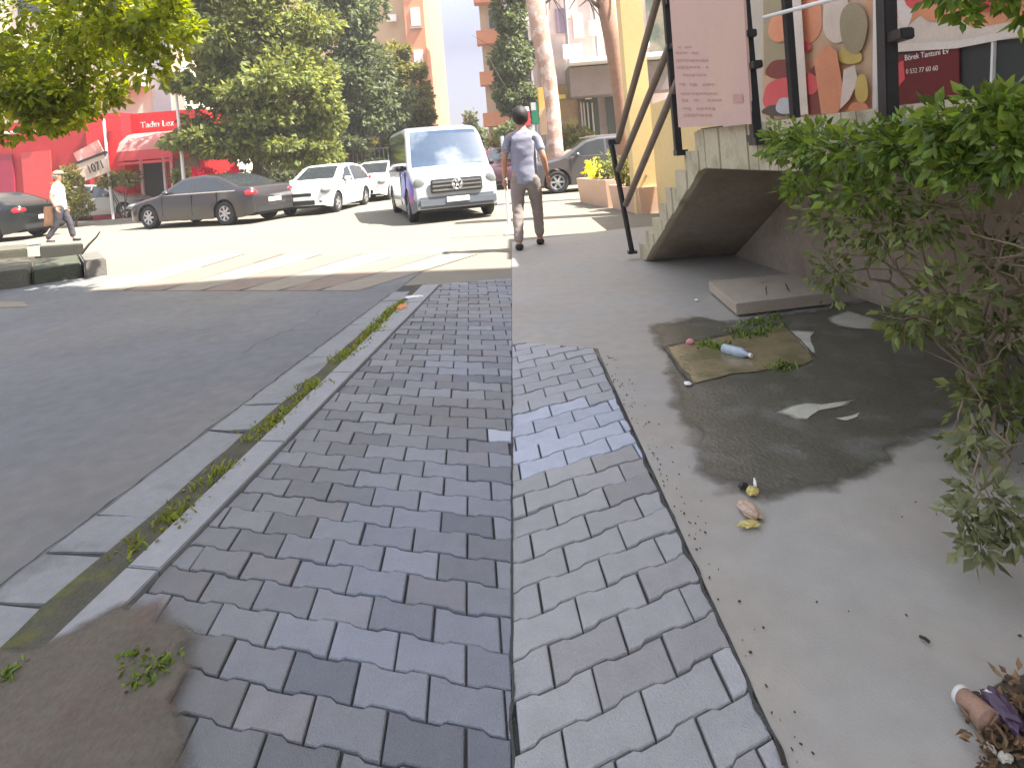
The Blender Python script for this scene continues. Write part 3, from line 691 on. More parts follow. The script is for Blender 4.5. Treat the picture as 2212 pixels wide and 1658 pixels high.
def vehicle(name, o, loc, heading, label, cat, group=None):
    """o: dict with L, W (half width), top (profile), belt, wx (wheel x), wr, A/B/C/D glass stations, paint"""
    root = empty(name, loc, heading, label, cat, group)
    L_, W_ = o['L'], o['W']; top = o['top']; belt = o['belt']; wr = o['wr']; R_ = wr*1.18; zb0 = o.get('zb', .2)
    Hm = max(v for _, v in top); dx = .035; nx = int(L_/dx)
    xs = [i*L_/nx for i in range(nx+1)]
    def zb(x):
        z = zb0 + (.10*(1-x/.5)**2 if x < .5 else 0) + (.12*(1-(L_-x)/.5)**2 if L_-x < .5 else 0)
        for w in o['wx']:
            if abs(x-w) < R_: z = max(z, wr+math.sqrt(R_*R_-(x-w)**2))
        return z
    def hw(x, z):
        cf = o.get('cf', .22); f = 1-cf*max(0, 1-x/.55)**2.2-o.get('cr', .14)*max(0, 1-(L_-x)/.5)**2.2
        if z < .5: g = .93+.07*(z/.5)
        elif z < belt: g = 1-.03*(z-.5)/max(.01, belt-.5)
        else: g = .97-o.get('tumble', .22)*(z-belt)/(Hm-belt)
        return W_*f*g
    NSD, NT = 12, 7
    bm = BM(); rows = []; cls = {}
    for x in xs:
        zt = interp(top, x); zl = min(zb(x), zt-.08); rc = o.get('rc', .09)
        zc = max(zl+.03, zt-rc); side = []
        n1 = 6; zbel = min(belt, zc-.01)
        for i in range(n1): side.append((hw(x, zl+(zbel-zl)*i/n1), zl+(zbel-zl)*i/n1))
        for i in range(NSD-n1): z = zbel+(zc-zbel)*i/(NSD-n1-1); side.append((hw(x, z), z))
        w1 = hw(x, zc); tp = []
        for i in range(1, NT+1):
            t = i/NT
            if t < .35: a = t/.35*math.pi/2; tp.append((w1-rc*1.1*(1-math.cos(a)) if False else w1-rc*1.2*(1-math.cos(a)), zc+(zt-zc)*math.sin(a)*.92))
            else:
                u = (t-.35)/.65; tp.append(((w1-rc*1.2)*(1-u), zc+(zt-zc)*(.92+.08*math.sin(u*math.pi/2))))
        half = side+tp
        ring = [bm.verts.new((x, y, z)) for y, z in half]+[bm.verts.new((x, -y, z)) for y, z in half[-2::-1]]
        rows.append(ring)
    nr = len(rows[0]); groups = {}
    A_, B_, C_, D_ = o['A'], o['B'], o['C'], o['D']; pil = o.get('pillars', [])
    def zline_f(x):  # front pillar: glass begins behind the slanted pillar
        return belt+(Hm-.1-belt)*(x-A_)/(B_-A_)
    def zline_r(x): return belt+(Hm-.1-belt)*(D_-x)/max(.05, D_-C_)
    for i in range(nx):
        for j in range(nr-1):
            f = bm.faces.new((rows[i][j], rows[i][j+1], rows[i+1][j+1], rows[i+1][j]))
            c = f.calc_center_median(); jj = min(j, nr-2-j); k = 'body'; s = 1 if c.y > 0 else -1
            zt = interp(top, c.x)
            if 6 <= jj < NSD-1 and c.z > belt+.02:
                if c.z < zline_f(c.x-.10) and c.z < zline_r(c.x+.08) and c.x > A_ and c.x < D_ and not any(abs(c.x-p) < .045 for p in pil) and zt-belt > .14:
                    k = 'side_window' if not (o.get('panel_from') and c.x > o['panel_from']) else 'body'
            elif jj >= NSD+1:
                wdt = hw(c.x, zt)-.12
                if A_+.02 < c.x < B_-.02 and abs(c.y) < wdt: k = 'windshield'
                elif o.get('rear', True) and C_+.03 < c.x < D_-.03 and abs(c.y) < wdt: k = 'rear_window'
            if o.get('livery') and jj < 9 and s == o['livery'] and .12 < c.x < 1.9 and c.z < belt+.02 and c.z > .42+.3*max(0,c.x-1.3): k = 'door_decal'
            if o.get('lower') and c.z < o['lower'] and (c.x < 1.2 ): k = 'bumper'
            groups.setdefault(k, []).append(f)
    capf = bm.faces.new(rows[0][::-1]); capr = bm.faces.new(rows[-1]); groups['body'] += [capf, capr]
    bm.faces.ensure_lookup_table()
    pm = {'body': o['paint'], 'side_window': M_glass, 'windshield': o.get('wsm', M_glass), 'rear_window': M_glass, 'door_decal': o.get('livm'), 'bumper': o.get('bump')}
    bm.normal_update(); bmesh.ops.recalc_face_normals(bm, faces=list(bm.faces))
    for k, fl in groups.items():
        parts = [fl]
        if k in ('side_window',): parts = [[f for f in fl if f.calc_center_median().y > 0], [f for f in fl if f.calc_center_median().y <= 0]]
        for pf in parts:
            if not pf: continue
            vid = {}; vs = []; fs = []
            for f in pf:
                q = []
                for v in f.verts:
                    if v not in vid: vid[v] = len(vs); vs.append(v.co.copy())
                    q.append(vid[v])
                fs.append(q)
            pyobj(k, vs, fs, pm[k], root, len(pf) > 3)
    bm.free()
    # underbody and wheel wells
    b2 = BM(); box(b2, (L_/2, 0, .42), (L_*.93, W_*1.55, .40)); obj('underbody', b2, M_black, root)
    for w in o['wx']:
        for s in (-1, 1): wheel(root, w, s*(W_-.12), wr, .21, o.get('rim', M_grey), o.get('spokes', 5))
    # lamps
    hz = o['hz']; lw, lh = o.get('lamp', (.34, .17))
    for s in (-1, 1):
        b2 = BM(); bmesh.ops.create_uvsphere(b2, u_segments=14, v_segments=8, radius=1); bmesh.ops.scale(b2, vec=(o.get('lampd', .2), lw/2, lh/2), verts=list(b2.verts))
        bmesh.ops.translate(b2, vec=(o.get('lx', .18), s*(W_*.80), hz), verts=list(b2.verts)); obj('headlight', b2, mat('lamp_glass', (.16, .17, .165), .15, .1, 20, spec=.8), root, True)
        b2 = BM(); bmesh.ops.create_uvsphere(b2, u_segments=14, v_segments=8, radius=1); bmesh.ops.scale(b2, vec=(.17, .2, .1), verts=list(b2.verts))
        bmesh.ops.translate(b2, vec=(L_-.16, s*(W_*.78), o.get('tz', .85)), verts=list(b2.verts)); obj('taillight', b2, mat('tail_lamp', (.6, .01, .02), .2, .1, 20, spec=.8), root, True)
        b2 = BM(); box(b2, (A_+.42, s*(W_+.07), belt+.08), (.14, .2, .13), None, .03); obj('mirror', b2, o.get('mirror', o['paint']), root, True)
        for hx in o.get('handles', []):
            b2 = BM(); box(b2, (hx, s*(W_*.985), belt-.08), (.2, .03, .035), None, .008); obj('door_handle', b2, o['paint'], root)
        for px_ in o.get('seams', []):
            b2 = BM(); box(b2, (px_, s*(W_*.955), (belt+.34)/2), (.012, W_*.085, belt-.36)); obj('door_seam', b2, M_black, root)
    for kind, c, s_, m_ in o.get('extra', []):
        b2 = BM(); box(b2, c, s_, None, min(s_)*.25); obj(kind, b2, m_, root)
    return root
def paint(n, c, metal=.3, rough=.28): return mat(n, c, rough, .04, 2, metal=metal, spec=.6, coat=.6)
P_white = paint('white_car_paint', (.72, .72, .70), 0, .35); P_black = paint('dark_car_paint', (.045, .04, .042)); P_silver = paint('silver_car_paint', (.36, .34, .30), .2, .4)
P_suv = paint('grey_suv_paint', (.085, .08, .085)); P_maroon = paint('maroon_car_paint', (.09, .03, .045)); P_vblack = paint('black_car_paint', (.008, .010, .009))
chrome = mat('chrome', (.7, .7, .7), .2, .05, 5, metal=.9)
plate = mat('number_plate', (.7, .7, .68), .5, .05, 5)
sedan = dict(L=4.75, W=.91, belt=.93, wr=.335, wx=[.92, 3.78], A=1.35, B=2.15, C=3.35, D=4.22, hz=.68, tz=.86, paint=P_black, rim=mat('alloy', (.5, .5, .52), .3, .1, 8, metal=.7), spokes=7,
  top=[(0, .56), (.06, .66), (.3, .76), (.8, .87), (1.3, .96), (1.5, 1.06), (2.1, 1.37), (2.35, 1.42), (2.9, 1.45), (3.4, 1.40), (3.8, 1.27), (4.25, 1.07), (4.6, 1.05), (4.7, .98), (4.75, .80)],
  pillars=[2.62], handles=[2.4, 3.4], seams=[1.5, 2.62, 3.55],
  extra=[('chrome_trim', (2.9, .885, .945), (2.6, .02, .03), chrome), ('chrome_trim', (2.9, -.885, .945), (2.6, .02, .03), chrome), ('number_plate', (4.76, 0, .62), (.02, .5, .12), plate), ('bumper', (4.70, 0, .38), (.12, 1.5, .2), M_black)])
hatch = dict(L=3.95, W=.85, belt=.92, wr=.31, wx=[.72, 3.2], A=.98, B=1.75, C=3.2, D=3.85, hz=.72, tz=.95, paint=P_white, lamp=(.3, .2), rim=mat('alloy', (.5, .5, .52)), lampd=.24,
  top=[(0, .60), (.05, .72), (.25, .84), (.9, .99), (1.05, 1.08), (1.7, 1.42), (2.0, 1.48), (2.6, 1.50), (3.2, 1.44), (3.5, 1.32), (3.85, 1.02), (3.95, .85)],
  pillars=[2.15], handles=[2.0, 2.9], seams=[1.12, 2.15, 3.05],
  extra=[('grille', (-.005, 0, .62), (.05, .62, .09), M_dark), ('lower_grille', (-.005, 0, .38), (.05, .8, .14), M_dark), ('number_plate', (-.02, 0, .50), (.03, .5, .1), plate),
         ('fog_lamp', (.03, .58, .40), (.06, .12, .09), M_dark), ('fog_lamp', (.03, -.58, .40), (.06, .12, .09), M_dark), ('chrome_trim', (-.012, 0, .68), (.04, .5, .02), chrome)])
suv = dict(L=4.6, W=.93, belt=1.08, wr=.36, wx=[.9, 3.65], A=1.15, B=1.9, C=3.7, D=4.35, hz=.85, tz=1.05, paint=P_suv, spokes=6,
  top=[(0, .72), (.06, .86), (.3, .98), (1.0, 1.10), (1.2, 1.18), (1.9, 1.60), (2.3, 1.68), (3.2, 1.69), (3.7, 1.62), (4.1, 1.42), (4.4, 1.15), (4.6, .95)],
  pillars=[2.5, 3.3], handles=[2.25, 3.2], seams=[1.35, 2.5, 3.45], zb=.25, extra=[('chrome_trim', (2.8, .88, 1.10), (2.9, .03, .035), chrome), ('chrome_trim', (2.8, -.88, 1.10), (2.9, .03, .035), chrome), ('roof_rail', (2.8, .62, 1.70), (1.8, .04, .04), chrome), ('roof_rail', (2.8, -.62, 1.70), (1.8, .04, .04), chrome)])
M_wsh = mat('windscreen', (.03, .055, .10), .22, .2, .8, spec=.45, col2=(.14, .17, .2), c2scale=.9, c2lo=.45, c2hi=.6)
van = dict(L=4.9, W=.98, belt=1.12, wr=.35, wx=[.85, 3.95], A=.62, B=1.25, C=4.8, D=4.9, rear=False, hz=.84, tz=1.1, cf=.10, cr=.04, tumble=.10, rc=.13, lamp=(.26, .30), lampd=.06, lx=.085, paint=paint('van_paint', (.36, .38, .40), .1, .35), wsm=M_wsh, mirror=M_black,
  top=[(0, .60), (.03, .80), (.10, .96), (.35, 1.10), (.62, 1.20), (.68, 1.26), (1.12, 1.96), (1.35, 2.10), (1.9, 2.16), (4.6, 2.16), (4.85, 2.1), (4.9, 1.95)],
  livery=1, livm=mat('blue_decal', (.07, .09, .45), .4, .1, 3, col2=(.35, .06, .25), c2scale=1.1, c2lo=.6, c2hi=.66), lower=.50, bump=mat('bumper_plastic', (.11, .125, .15), .6, .1, 4), handles=[1.5], seams=[.95, 1.85],
  extra=[('grille', (-.02, 0, .78), (.07, 1.12, .29), mat('grille_dark', (.05, .055, .06), .4, .1, 9)), ('grille_bar', (-.06, 0, .86), (.03, 1.06, .035), chrome), ('grille_bar', (-.06, 0, .78), (.03, 1.06, .035), chrome), ('grille_bar', (-.06, 0, .69), (.03, 1.06, .035), chrome),
         ('front_bumper', (.04, 0, .44), (.22, 1.72, .24), mat('bumper_plastic', (0, 0, 0))), ('number_plate', (-.08, 0, .48), (.03, .5, .11), plate), ('wiper', (.66, .2, 1.215), (.03, .7, .02), M_black), ('wiper', (.66, -.45, 1.215), (.03, .6, .02), M_black)])
def put(name, o, px, py, ang, label, cat, group=None, ax=.5):
    """centre of the vehicle stands on the ground point under pixel (px, py)"""
    g = G(px, py); f = Vector((math.cos(ang), math.sin(ang), 0))      # f: direction from nose to tail
    loc = g-f*(o['L']*ax); loc.z = -.016
    return vehicle(name, o, loc, ang, label, cat, group)
CG = 'cars parked along the street'
put('parked_car', sedan, 458, 481, R(-20), 'dark saloon car with a red tail lamp waiting in front of the red shop', 'car', CG)
h2 = dict(hatch); h2['paint'] = P_silver
put('parked_car', h2, 238, 470, R(176), 'silver hatchback parked behind the dark saloon car', 'car', CG)
put('parked_car', hatch, 712, 452, R(84), 'small white hatchback facing the camera left of the van', 'car', CG)
put('parked_car', hatch, 822, 428, R(84), 'white car half hidden between the white hatchback and the van', 'car', CG)
v = put('delivery_van', van, 990, 474, R(107), 'white van with barred grille and a blue side patch driving towards the camera', 'van', ax=0.02)
# round badge with two chevrons on the grille
M_ = Matrix.Rotation(math.pi/2, 4, 'Y'); bm = BM(); n = 20
ringv = [Vector((-.105, .11*math.cos(i*2*math.pi/n), .80+.11*math.sin(i*2*math.pi/n))) for i in range(n+1)]
tube(bm, ringv, .012, 6)
for a, b in (((-.05, .08), (0, 0)), ((0, 0), (.05, .08)), ((-.09, .02), (-.045, -.09)), ((-.045, -.09), (0, -.01)), ((0, -.01), (.045, -.09)), ((.045, -.09), (.09, .02))):
    bar(bm, (-.105, a[0], .80+a[1]), (-.105, b[0], .80+b[1]), .010, 6)
obj('badge', bm, chrome, v, True)
s3 = dict(sedan); s3['paint'] = P_vblack
put('parked_car', s3, -60, 522, R(-4), 'black car cut off by the left edge beside the broken kerb', 'car', CG)
s4 = dict(hatch); s4['paint'] = mat('pale_green_car_paint', (.30, .33, .29), .4, .05, 2, spec=.6)
put('parked_car', s4, -5, 478, R(176), 'pale grey-green car behind the black car at the left edge', 'car', CG)
s5 = dict(suv); s5['paint'] = P_maroon
put('parked_car', s5, 1098, 402, R(88), 'dark maroon car far off to the right of the van', 'car', CG)
put('parked_car', suv, 1292, 406, R(2), 'grey sport utility car standing beyond the planters and the walking person', 'car', CG)

# ------------------------------------------------------------------ buildings across the street
def facade_windows(root, x0, x1, y, z0, z1, nx, nz, w, h, m=None, frame=None, axis='x', sill=True, skip=()):
    for i in range(nx):
        for k in range(nz):
            if (i, k) in skip: continue
            cx = x0+(x1-x0)*(i+.5)/nx; cz = z0+(z1-z0)*(k+.5)/nz
            b_ = BM()
            sx_, sy_ = (w, .08) if axis == 'x' else (.08, w)
            c_ = (cx, y, cz) if axis == 'x' else (y, cx, cz)
            box(b_, c_, (sx_, sy_, h)); f = obj('window', b_, frame or M_white, None); f.parent = root; f.matrix_parent_inverse = Matrix.Translation(-root.location)
            b_ = BM(); o_ = -.05
            c2 = (cx, y+o_, cz) if axis == 'x' else (y+o_, cx, cz)
            sx2, sy2 = (w*.84, .02) if axis == 'x' else (.02, w*.84)
            box(b_, c2, (sx2, sy2, h*.86)); g = obj('pane', b_, m or M_glass, None); g.parent = f; g.matrix_parent_inverse = Matrix.Translation(-root.location)
def adder(root):
    def f(o): o.parent = root; o.matrix_parent_inverse = Matrix.Translation(-root.location); return o
    return f
def W3(px, py, Y): return P(px, py, Y)
# red shop, Y = 26
YS = 26.0
rs = empty('red_shop', (P(180, 400, YS).x, YS, 0), 0, 'red single-storey shop with a pale red awning over its door across the street', 'shop'); ar = adder(rs)
xl, x1_, x2_, xr = P(-260, 400, YS).x, P(205, 350, YS).x, P(279, 320, YS).x, P(440, 400, YS).x
zt_ = P(250, 247, YS).z
bm = BM(); box(bm, ((xl+x1_)/2, YS+1.6, zt_/2), (x1_-xl, 3, zt_)); ar(obj('side_wing', bm, M_red2))
bm = BM(); box(bm, ((x1_+x2_)/2, YS+1.2, (zt_+.02)/2+.0), (x2_-x1_, 3.2, zt_+.02)); ar(obj('pillar', bm, M_redl))
bm = BM(); box(bm, ((x2_+xr)/2, YS+1.75, zt_/2), (xr-x2_, 3, zt_-.02)); ar(obj('front_wall', bm, M_red))
for i, (a, b, m_) in enumerate(((-200, -40, M_red2), (-20, 30, mat('red_purple_panel', (.26, .01, .04), .5)), (40, 112, mat('red_faded_panel', (.48, .05, .05), .5)), (122, 196, M_red2))):
    pa, pb = P(a, 290, YS-.05), P(b, 420, YS-.05); bm = BM(); box(bm, ((pa.x+pb.x)/2, YS+.04, 1.7), (pb.x-pa.x, .1, 2.7)); ar(obj('shutter', bm, m_))
bm = BM(); bar(bm, P(-60, 292, YS-.1), P(88, 283, YS-.1), .06, 8); ar(obj('sign_rail', bm, M_white))
bm = BM(); pc = P(245, 322, YS); box(bm, (pc.x, YS-.45, pc.z), (.24, .12, 1.5), Matrix.Rotation(R(8), 4, 'Y')); ar(obj('wall_lamp', bm, mat('lamp_housing', (.25, .012, .015), .5)))
A_, B_ = P(283, 272, YS), P(384, 272, YS)
t = text_mesh('sign_lettering', 'Tadın Lez', .36, frame_m(((A_.x+B_.x)/2, YS+.20, A_.z), (1, 0, 0), (0, 0, 1)), mat('sign_letters', (.80, .55, .50), .6, .05, 5), None, .02); ar(t)
# awning
aw = [P(283, 288, YS), P(392, 288, YS)]; bm = BM(); x_a, x_b = aw[0].x, P(400, 300, YS).x; zt2 = aw[0].z; zbm = P(330, 345, YS).z
pr = [(YS+.3, zt2), (YS-.25, zt2-.10), (YS-.8, zt2-.42), (YS-1.05, zt2-.8)]
for (ya, za), (yb, zb_) in zip(pr, pr[1:]):
    a = [bm.verts.new(q) for q in ((x_a, ya, za), (x_b, ya, za), (x_b+.0, yb, zb_), (x_a+.0, yb, zb_))]; bm.faces.new(a)
r_ = bmesh.ops.solidify(bm, geom=list(bm.faces), thickness=.03); awn = ar(obj('awning', bm, M_awn2))
bm = BM(); box(bm, ((x_a+x_b)/2, YS-1.07, (zt2-.8+zbm)/2), (x_b-x_a, .03, zt2-.8-zbm)); box(bm, ((x_a+x_b)/2, YS-1.07, zbm-.12), (x_b-x_a, .05, .1)); ar(obj('awning_valance', bm, M_awn))
bm = BM(); prism(bm, [(x_a-.02, y_, z_) for y_, z_ in pr]+[(x_a-.02, YS-1.05, zbm), (x_a-.02, YS+.3, zbm)], (-.02, 0, 0)); ar(obj('awning_cheek', bm, M_red))
pa, pb = P(304, 350, YS), P(350, 404, YS); bm = BM(); box(bm, ((pa.x+pb.x)/2, YS+.22, 1.1), (pb.x-pa.x, .1, 2.3)); ar(obj('door', bm, M_dark))
for q in (302, 352, 368): pa = P(q, 380, YS); bm = BM(); box(bm, (pa.x, YS+.15, 1.2), (.09, .12, 2.5)); ar(obj('door_post', bm, M_white))
bm = BM(); pa, pb = P(376, 380, YS), P(425, 380, YS); box(bm, ((pa.x+pb.x)/2, YS+.2, 1.5), (pb.x-pa.x, .12, 1.6)); ar(obj('shop_window', bm, mat('brown_display', (.16, .11, .06), .3, .4, 4)))
# cream building behind
cb = empty('cream_building', (P(300, 400, 31).x, 31, 0), 0, 'tall cream rendered building with a louvred window rising behind the red shop', 'building'); ac = adder(cb)
xa, xb = P(-300, 400, 31).x, P(405, 300, 31).x
bm = BM(); box(bm, ((xa+xb)/2, 35, 9), (xb-xa, 8, 18)); ac(obj('wall', bm, M_cream))
bm = BM(); box(bm, ((xa+xb)/2, 35, 18.2), (xb-xa+.5, 8.5, .4)); ac(obj('roof', bm, M_grey))
for zc in (190, 70, -60):
    pa, pb = P(326, zc-58, 31), P(374, zc+50, 31); bm = BM(); box(bm, ((pa.x+pb.x)/2, 30.95, (pa.z+pb.z)/2), (pb.x-pa.x, .16, pa.z-pb.z)); lv = ac(obj('louvred_window', bm, M_grey))
    bm = BM(); n = 13
    for k in range(n): z = pb.z+(pa.z-pb.z)*(k+.5)/n; box(bm, ((pa.x+pb.x)/2, 30.84, z), (pb.x-pa.x, .12, .05), Matrix.Rotation(R(25), 4, 'X'))
    sl_ = obj('slats', bm, mat('slat_white', (.62, .63, .62), .5, .1, 5)); sl_.parent = lv; sl_.matrix_parent_inverse = Matrix.Translation(-cb.location)
for i in range(4):
    for k in range(2):
        bm = BM(); box(bm, (xa+1.5+i*2.6, 30.96, 7+k*4), (1.3, .12, 1.5)); ac(obj('window', bm, M_glass))
for k in range(3):
    z = 6.6+k*3.4; bm = BM(); box(bm, (P(262, 200, 30.4).x, 30.4, z), (2.2, 1.1, .9)); b0 = ac(obj('balcony', bm, mat('balcony_cream', (.55, .5, .4), .8)))
    bm = BM(); box(bm, (P(262, 200, 30.4).x, 30.93, z+1.3), (1.5, .1, 1.6)); ac(obj('window', bm, M_glass))
# orange tower, corner at px 880
to = empty('orange_tower', (P(850, 300, 52).x, 52, 0), 0, 'tall orange and tan apartment tower rising behind the trees', 'building'); at_ = adder(to)
xa, xc, xd = P(560, 300, 52).x, P(880, 100, 52).x, P(922, 100, 52).x
bm = BM(); box(bm, ((xa+xc)/2, 60, 18), (xc-xa, 14.5, 36)); at_(obj('tan_wall', bm, M_tan))
bm = BM(); box(bm, ((xc+xd)/2, 59.2, 18.1), (xd-xc, 15, 36.2)); at_(obj('orange_wall', bm, M_orange))
for k in range(8):
    z = P(900, 36, 51.6).z-3.55*(4-k)+0; pz = z
    bm = BM(); box(bm, ((xc+xd)/2+.1, 51.66, pz), (.75, .1, 1.5)); w_ = at_(obj('window', bm, M_white))
    bm = BM(); box(bm, ((xc+xd)/2+.1, 51.6, pz-.95), (1.0, .25, .12)); at_(obj('window_sill', bm, M_grey))
    for q in range(4):
        bm = BM(); box(bm, (xa+1.8+q*2.7, 52.7, pz), (1.2, .1, 1.5)); at_(obj('window', bm, M_glass))
# apartment block with orange balconies right of the van, and the white banded one beside it
ab = empty('balcony_block', (P(1075, 300, 44).x, 44, 0), 0, 'narrow apartment block with orange balconies beside the strip of sky', 'building'); aa = adder(ab)
xa, xb = P(1049, 200, 44).x, P(1104, 200, 44).x
bm = BM(); box(bm, ((xa+xb)/2, 48.5, 9.5), (xb-xa, 9, 19)); aa(obj('wall', bm, mat('peach_render', (.50, .38, .26), .85, .08, .6)))
for k in range(6):
    z = 3.9+k*2.9; bm = BM(); box(bm, ((xa+xb)/2-.15, 43.6, z), (xb-xa+.3, 1.0, .95)); bal = aa(obj('balcony', bm, M_orange))
    bm = BM(); box(bm, ((xa+xb)/2-.15, 43.6, z+.5), (xb-xa+.36, 1.06, .08)); q = obj('balcony_rail', bm, M_white); q.parent = bal; q.matrix_parent_inverse = Matrix.Translation(-ab.location)
    bm = BM(); box(bm, ((xa+xb)/2+.2, 43.98, z+1.4), (.9, .1, 1.3)); aa(obj('window', bm, M_glass))
wb = empty('white_block', (P(1130, 300, 40).x, 40, 0), 0, 'white apartment block with banded balconies behind the walking person', 'building'); aw_ = adder(wb)
xa, xb = P(1107, 200, 40).x, P(1178, 200, 40).x
bm = BM(); box(bm, ((xa+xb)/2, 44.5, 8), (xb-xa, 8.5, 16)); aw_(obj('wall', bm, mat('cool_white', (.62, .64, .66), .8, .05, 1)))
for k, py in enumerate((198, 118, 40, -40, -120)):
    z = P(1130, py, 39.6).z; bm = BM(); box(bm, ((xa+xb)/2, 39.7, z), (xb-xa+.2, 1.1, 1.0)); aw_(obj('balcony', bm, M_white))
    bm = BM(); box(bm, ((xa+xb)/2-.3, 40.2, z+1.15), (1.1, .12, 1.1)); aw_(obj('window', bm, M_glass))
# pale pink building with the café front
pk = empty('pale_pink_building', (P(1260, 300, 27).x, 27, 0), 0, 'pale pink building with a brown and yellow café front under a white edged canopy', 'building'); ap_ = adder(pk)
xa, xb = P(1172, 200, 27).x, P(1560, 200, 27).x; zc = P(1260, 168, 27).z
bm = BM(); box(bm, ((xa+xb)/2, 31, 8), (xb-xa, 7.6, 16)); ap_(obj('wall', bm, mat('pink_render', (.60, .47, .43), .85, .1, .5, col2=(.45, .36, .34), c2scale=.35, c2lo=.5, c2hi=.65)))
pa, pb = P(1222, 132, 26), P(1352, 146, 26)
bm = BM(); box(bm, ((pa.x+pb.x)/2+1, 25.7, (pa.z+pb.z)/2), (pb.x-pa.x+2, 2.6, .18)); ap_(obj('canopy_edge', bm, M_white))
bm = BM(); box(bm, ((pa.x+pb.x)/2+1, 26.2, (pa.z+pb.z)/2-.75), (pb.x-pa.x+1.9, 1.7, 1.2)); ap_(obj('canopy', bm, mat('brown_canopy', (.24, .19, .17), .8, .15, 2)))
def panel(n, x0, y0, x1, y1, Y, m_, root, th=.08):
    a, b = P(x0, y0, Y), P(x1, y1, Y); bm = BM(); box(bm, ((a.x+b.x)/2, Y, (a.z+b.z)/2), (abs(b.x-a.x), th, abs(a.z-b.z))); return root(obj(n, bm, m_))
panel('shop_wall', 1186, 184, 1256, 330, 26.9, mat('cafe_brown', (.34, .22, .10), .6, .25, 1.5, col2=(.42, .34, .10), c2scale=.9), ap_)
panel('door', 1256, 168, 1300, 330, 26.85, mat('green_door', (.045, .055, .038), .3, .3, 3), ap_)
panel('door', 1304, 168, 1340, 330, 26.85, mat('green_door', (0, 0, 0)), ap_)
panel('light_sign', 1262, 186, 1278, 214, 26.7, M_white, ap_)
panel('yellow_strip', 1194, 206, 1222, 213, 26.75, mat('yellow_strip', (.8, .66, .12), .5), ap_)
panel('yellow_strip', 1228, 205, 1236, 212, 26.75, mat('yellow_strip', (0, 0, 0)), ap_)
panel('strip_lamp', 1236, 162, 1292, 167, 26.0, M_white, ap_, .3)
for q in (1256, 1262, 1270, 1280): panel('door_bar', q, 222, q+3, 300, 26.6, mat('pale_bar', (.45, .4, .33), .6), ap_)
panel('shop_window', 1392, -20, 1452, 150, 26.8, mat('green_shopfront', (.09, .11, .08), .3, .4, .8, col2=(.2, .17, .12), c2scale=.7), ap_)
panel('upper_window', 1308, 92, 1336, 132, 27.15, mat('mauve_glass', (.22, .16, .22), .2, .2, 2), ap_)
panel('upper_window', 1200, 20, 1222, 70, 27.15, mat('mauve_glass', (0, 0, 0)), ap_)
panel('upper_window', 1236, 30, 1262, 82, 27.15, M_cream, ap_)
# hanging shop signs seen past the person
def signpanel(name, label, x0, y0, x1, y1, Y, m_, extra=()):
    a, b = P(x0, y0, Y), P(x1, y1, Y); c = ((a.x+b.x)/2, Y, (a.z+b.z)/2)
    e = empty(name, c, 0, label, 'sign'); f = adder(e)
    bm = BM(); box(bm, c, (abs(b.x-a.x), .12, abs(a.z-b.z)), None, .03); f(obj('panel', bm, m_))
    bm = BM(); box(bm, (c[0], Y+.1, c[2]/2), (.09, .09, c[2])); f(obj('pole', bm, M_grey))
    for (n_, q0, r0, q1, r1, mm) in extra: panel(n_, q0, r0, q1, r1, Y-.08, mm, f, .04)
signpanel('street_sign', 'upright orange sign on a pole above the grey sport utility car', 1160, 190, 1190, 245, 25, mat('sign_orange', (.75, .42, .10), .5, .2, 2, col2=(.72, .24, .10), c2scale=1.3), [('stripe', 1164, 236, 1188, 290, mat('sign_peach', (.62, .42, .26), .6))])
signpanel('street_sign', 'small green and white sign beside the red one next to the person', 1146, 222, 1165, 268, 24, mat('sign_green', (.03, .30, .14), .5), [('white_patch', 1146, 222, 1158, 238, M_white)])
signpanel('street_sign', 'small red sign on a pole next to the walking person', 1130, 236, 1147, 272, 23.5, mat('sign_red', (.55, .05, .07), .5), [('white_patch', 1131, 231, 1143, 240, M_white)])
# tilted sign board in front of the red shop
tb = P(200, 362, 24.5); e = empty('tilted_sign', (tb.x, 24.5, 0), 0, 'tilted beige sign board with dark digits leaning in front of the red shop wall', 'sign'); f = adder(e)
Mt = Matrix.Rotation(R(-16), 4, 'Y')
bm = BM(); box(bm, tb, (1.25, .08, .8), Mt); f(obj('board', bm, mat('beige_board', (.58, .44, .34), .7, .1, 3)))
bm = BM(); box(bm, tb+Vector((-.12, .03, .62)), (1.1, .07, .5), Matrix.Rotation(R(-24), 4, 'Y')); f(obj('upper_board', bm, mat('patchy_board', (.52, .22, .19), .7, .4, 2.5, col2=(.60, .48, .42), c2scale=2)))
bm = BM(); box(bm, tb+Vector((-.05, -.02, .38)), (1.4, .1, .09), Mt); f(obj('dark_strip', bm, M_dark))
f(text_mesh('digits', '1071', .48, frame_m(tb+Vector((.16, -.06, 0)), (math.cos(R(16)), 0, math.sin(R(16))), (-math.sin(R(16)), 0, math.cos(R(16)))), M_dark, None, .01, .75))
bm = BM(); bar(bm, (tb.x+.62, 24.56, 0), (tb.x+.55, 24.56, tb.z+1.9), .05); f(obj('pole', bm, M_white))
# lamp pole between the shop and the trees, thin street pole at the edge of the pavement
bm = BM(); q = P(398, 400, 21.5); tube(bm, [(q.x, 21.5, -.03), (q.x, 21.5, 2.2), (q.x-.03, 21.5, 4.4)], [.07, .06, .045], 10); tag(obj('street_pole', bm, M_white), 'thin pale pole in front of the red awning', 'pole')
g_ = G(1101, 505); bm = BM(); tube(bm, [g_, g_+Vector((0, 0, .8)), g_+Vector((0, 0, 1.62))], .028, 10); box(bm, g_+Vector((0, 0, .01)), (.16, .16, .03)); tag(obj('street_pole', bm, M_white), 'short thin pole standing on the pavement between the van and the person', 'pole')
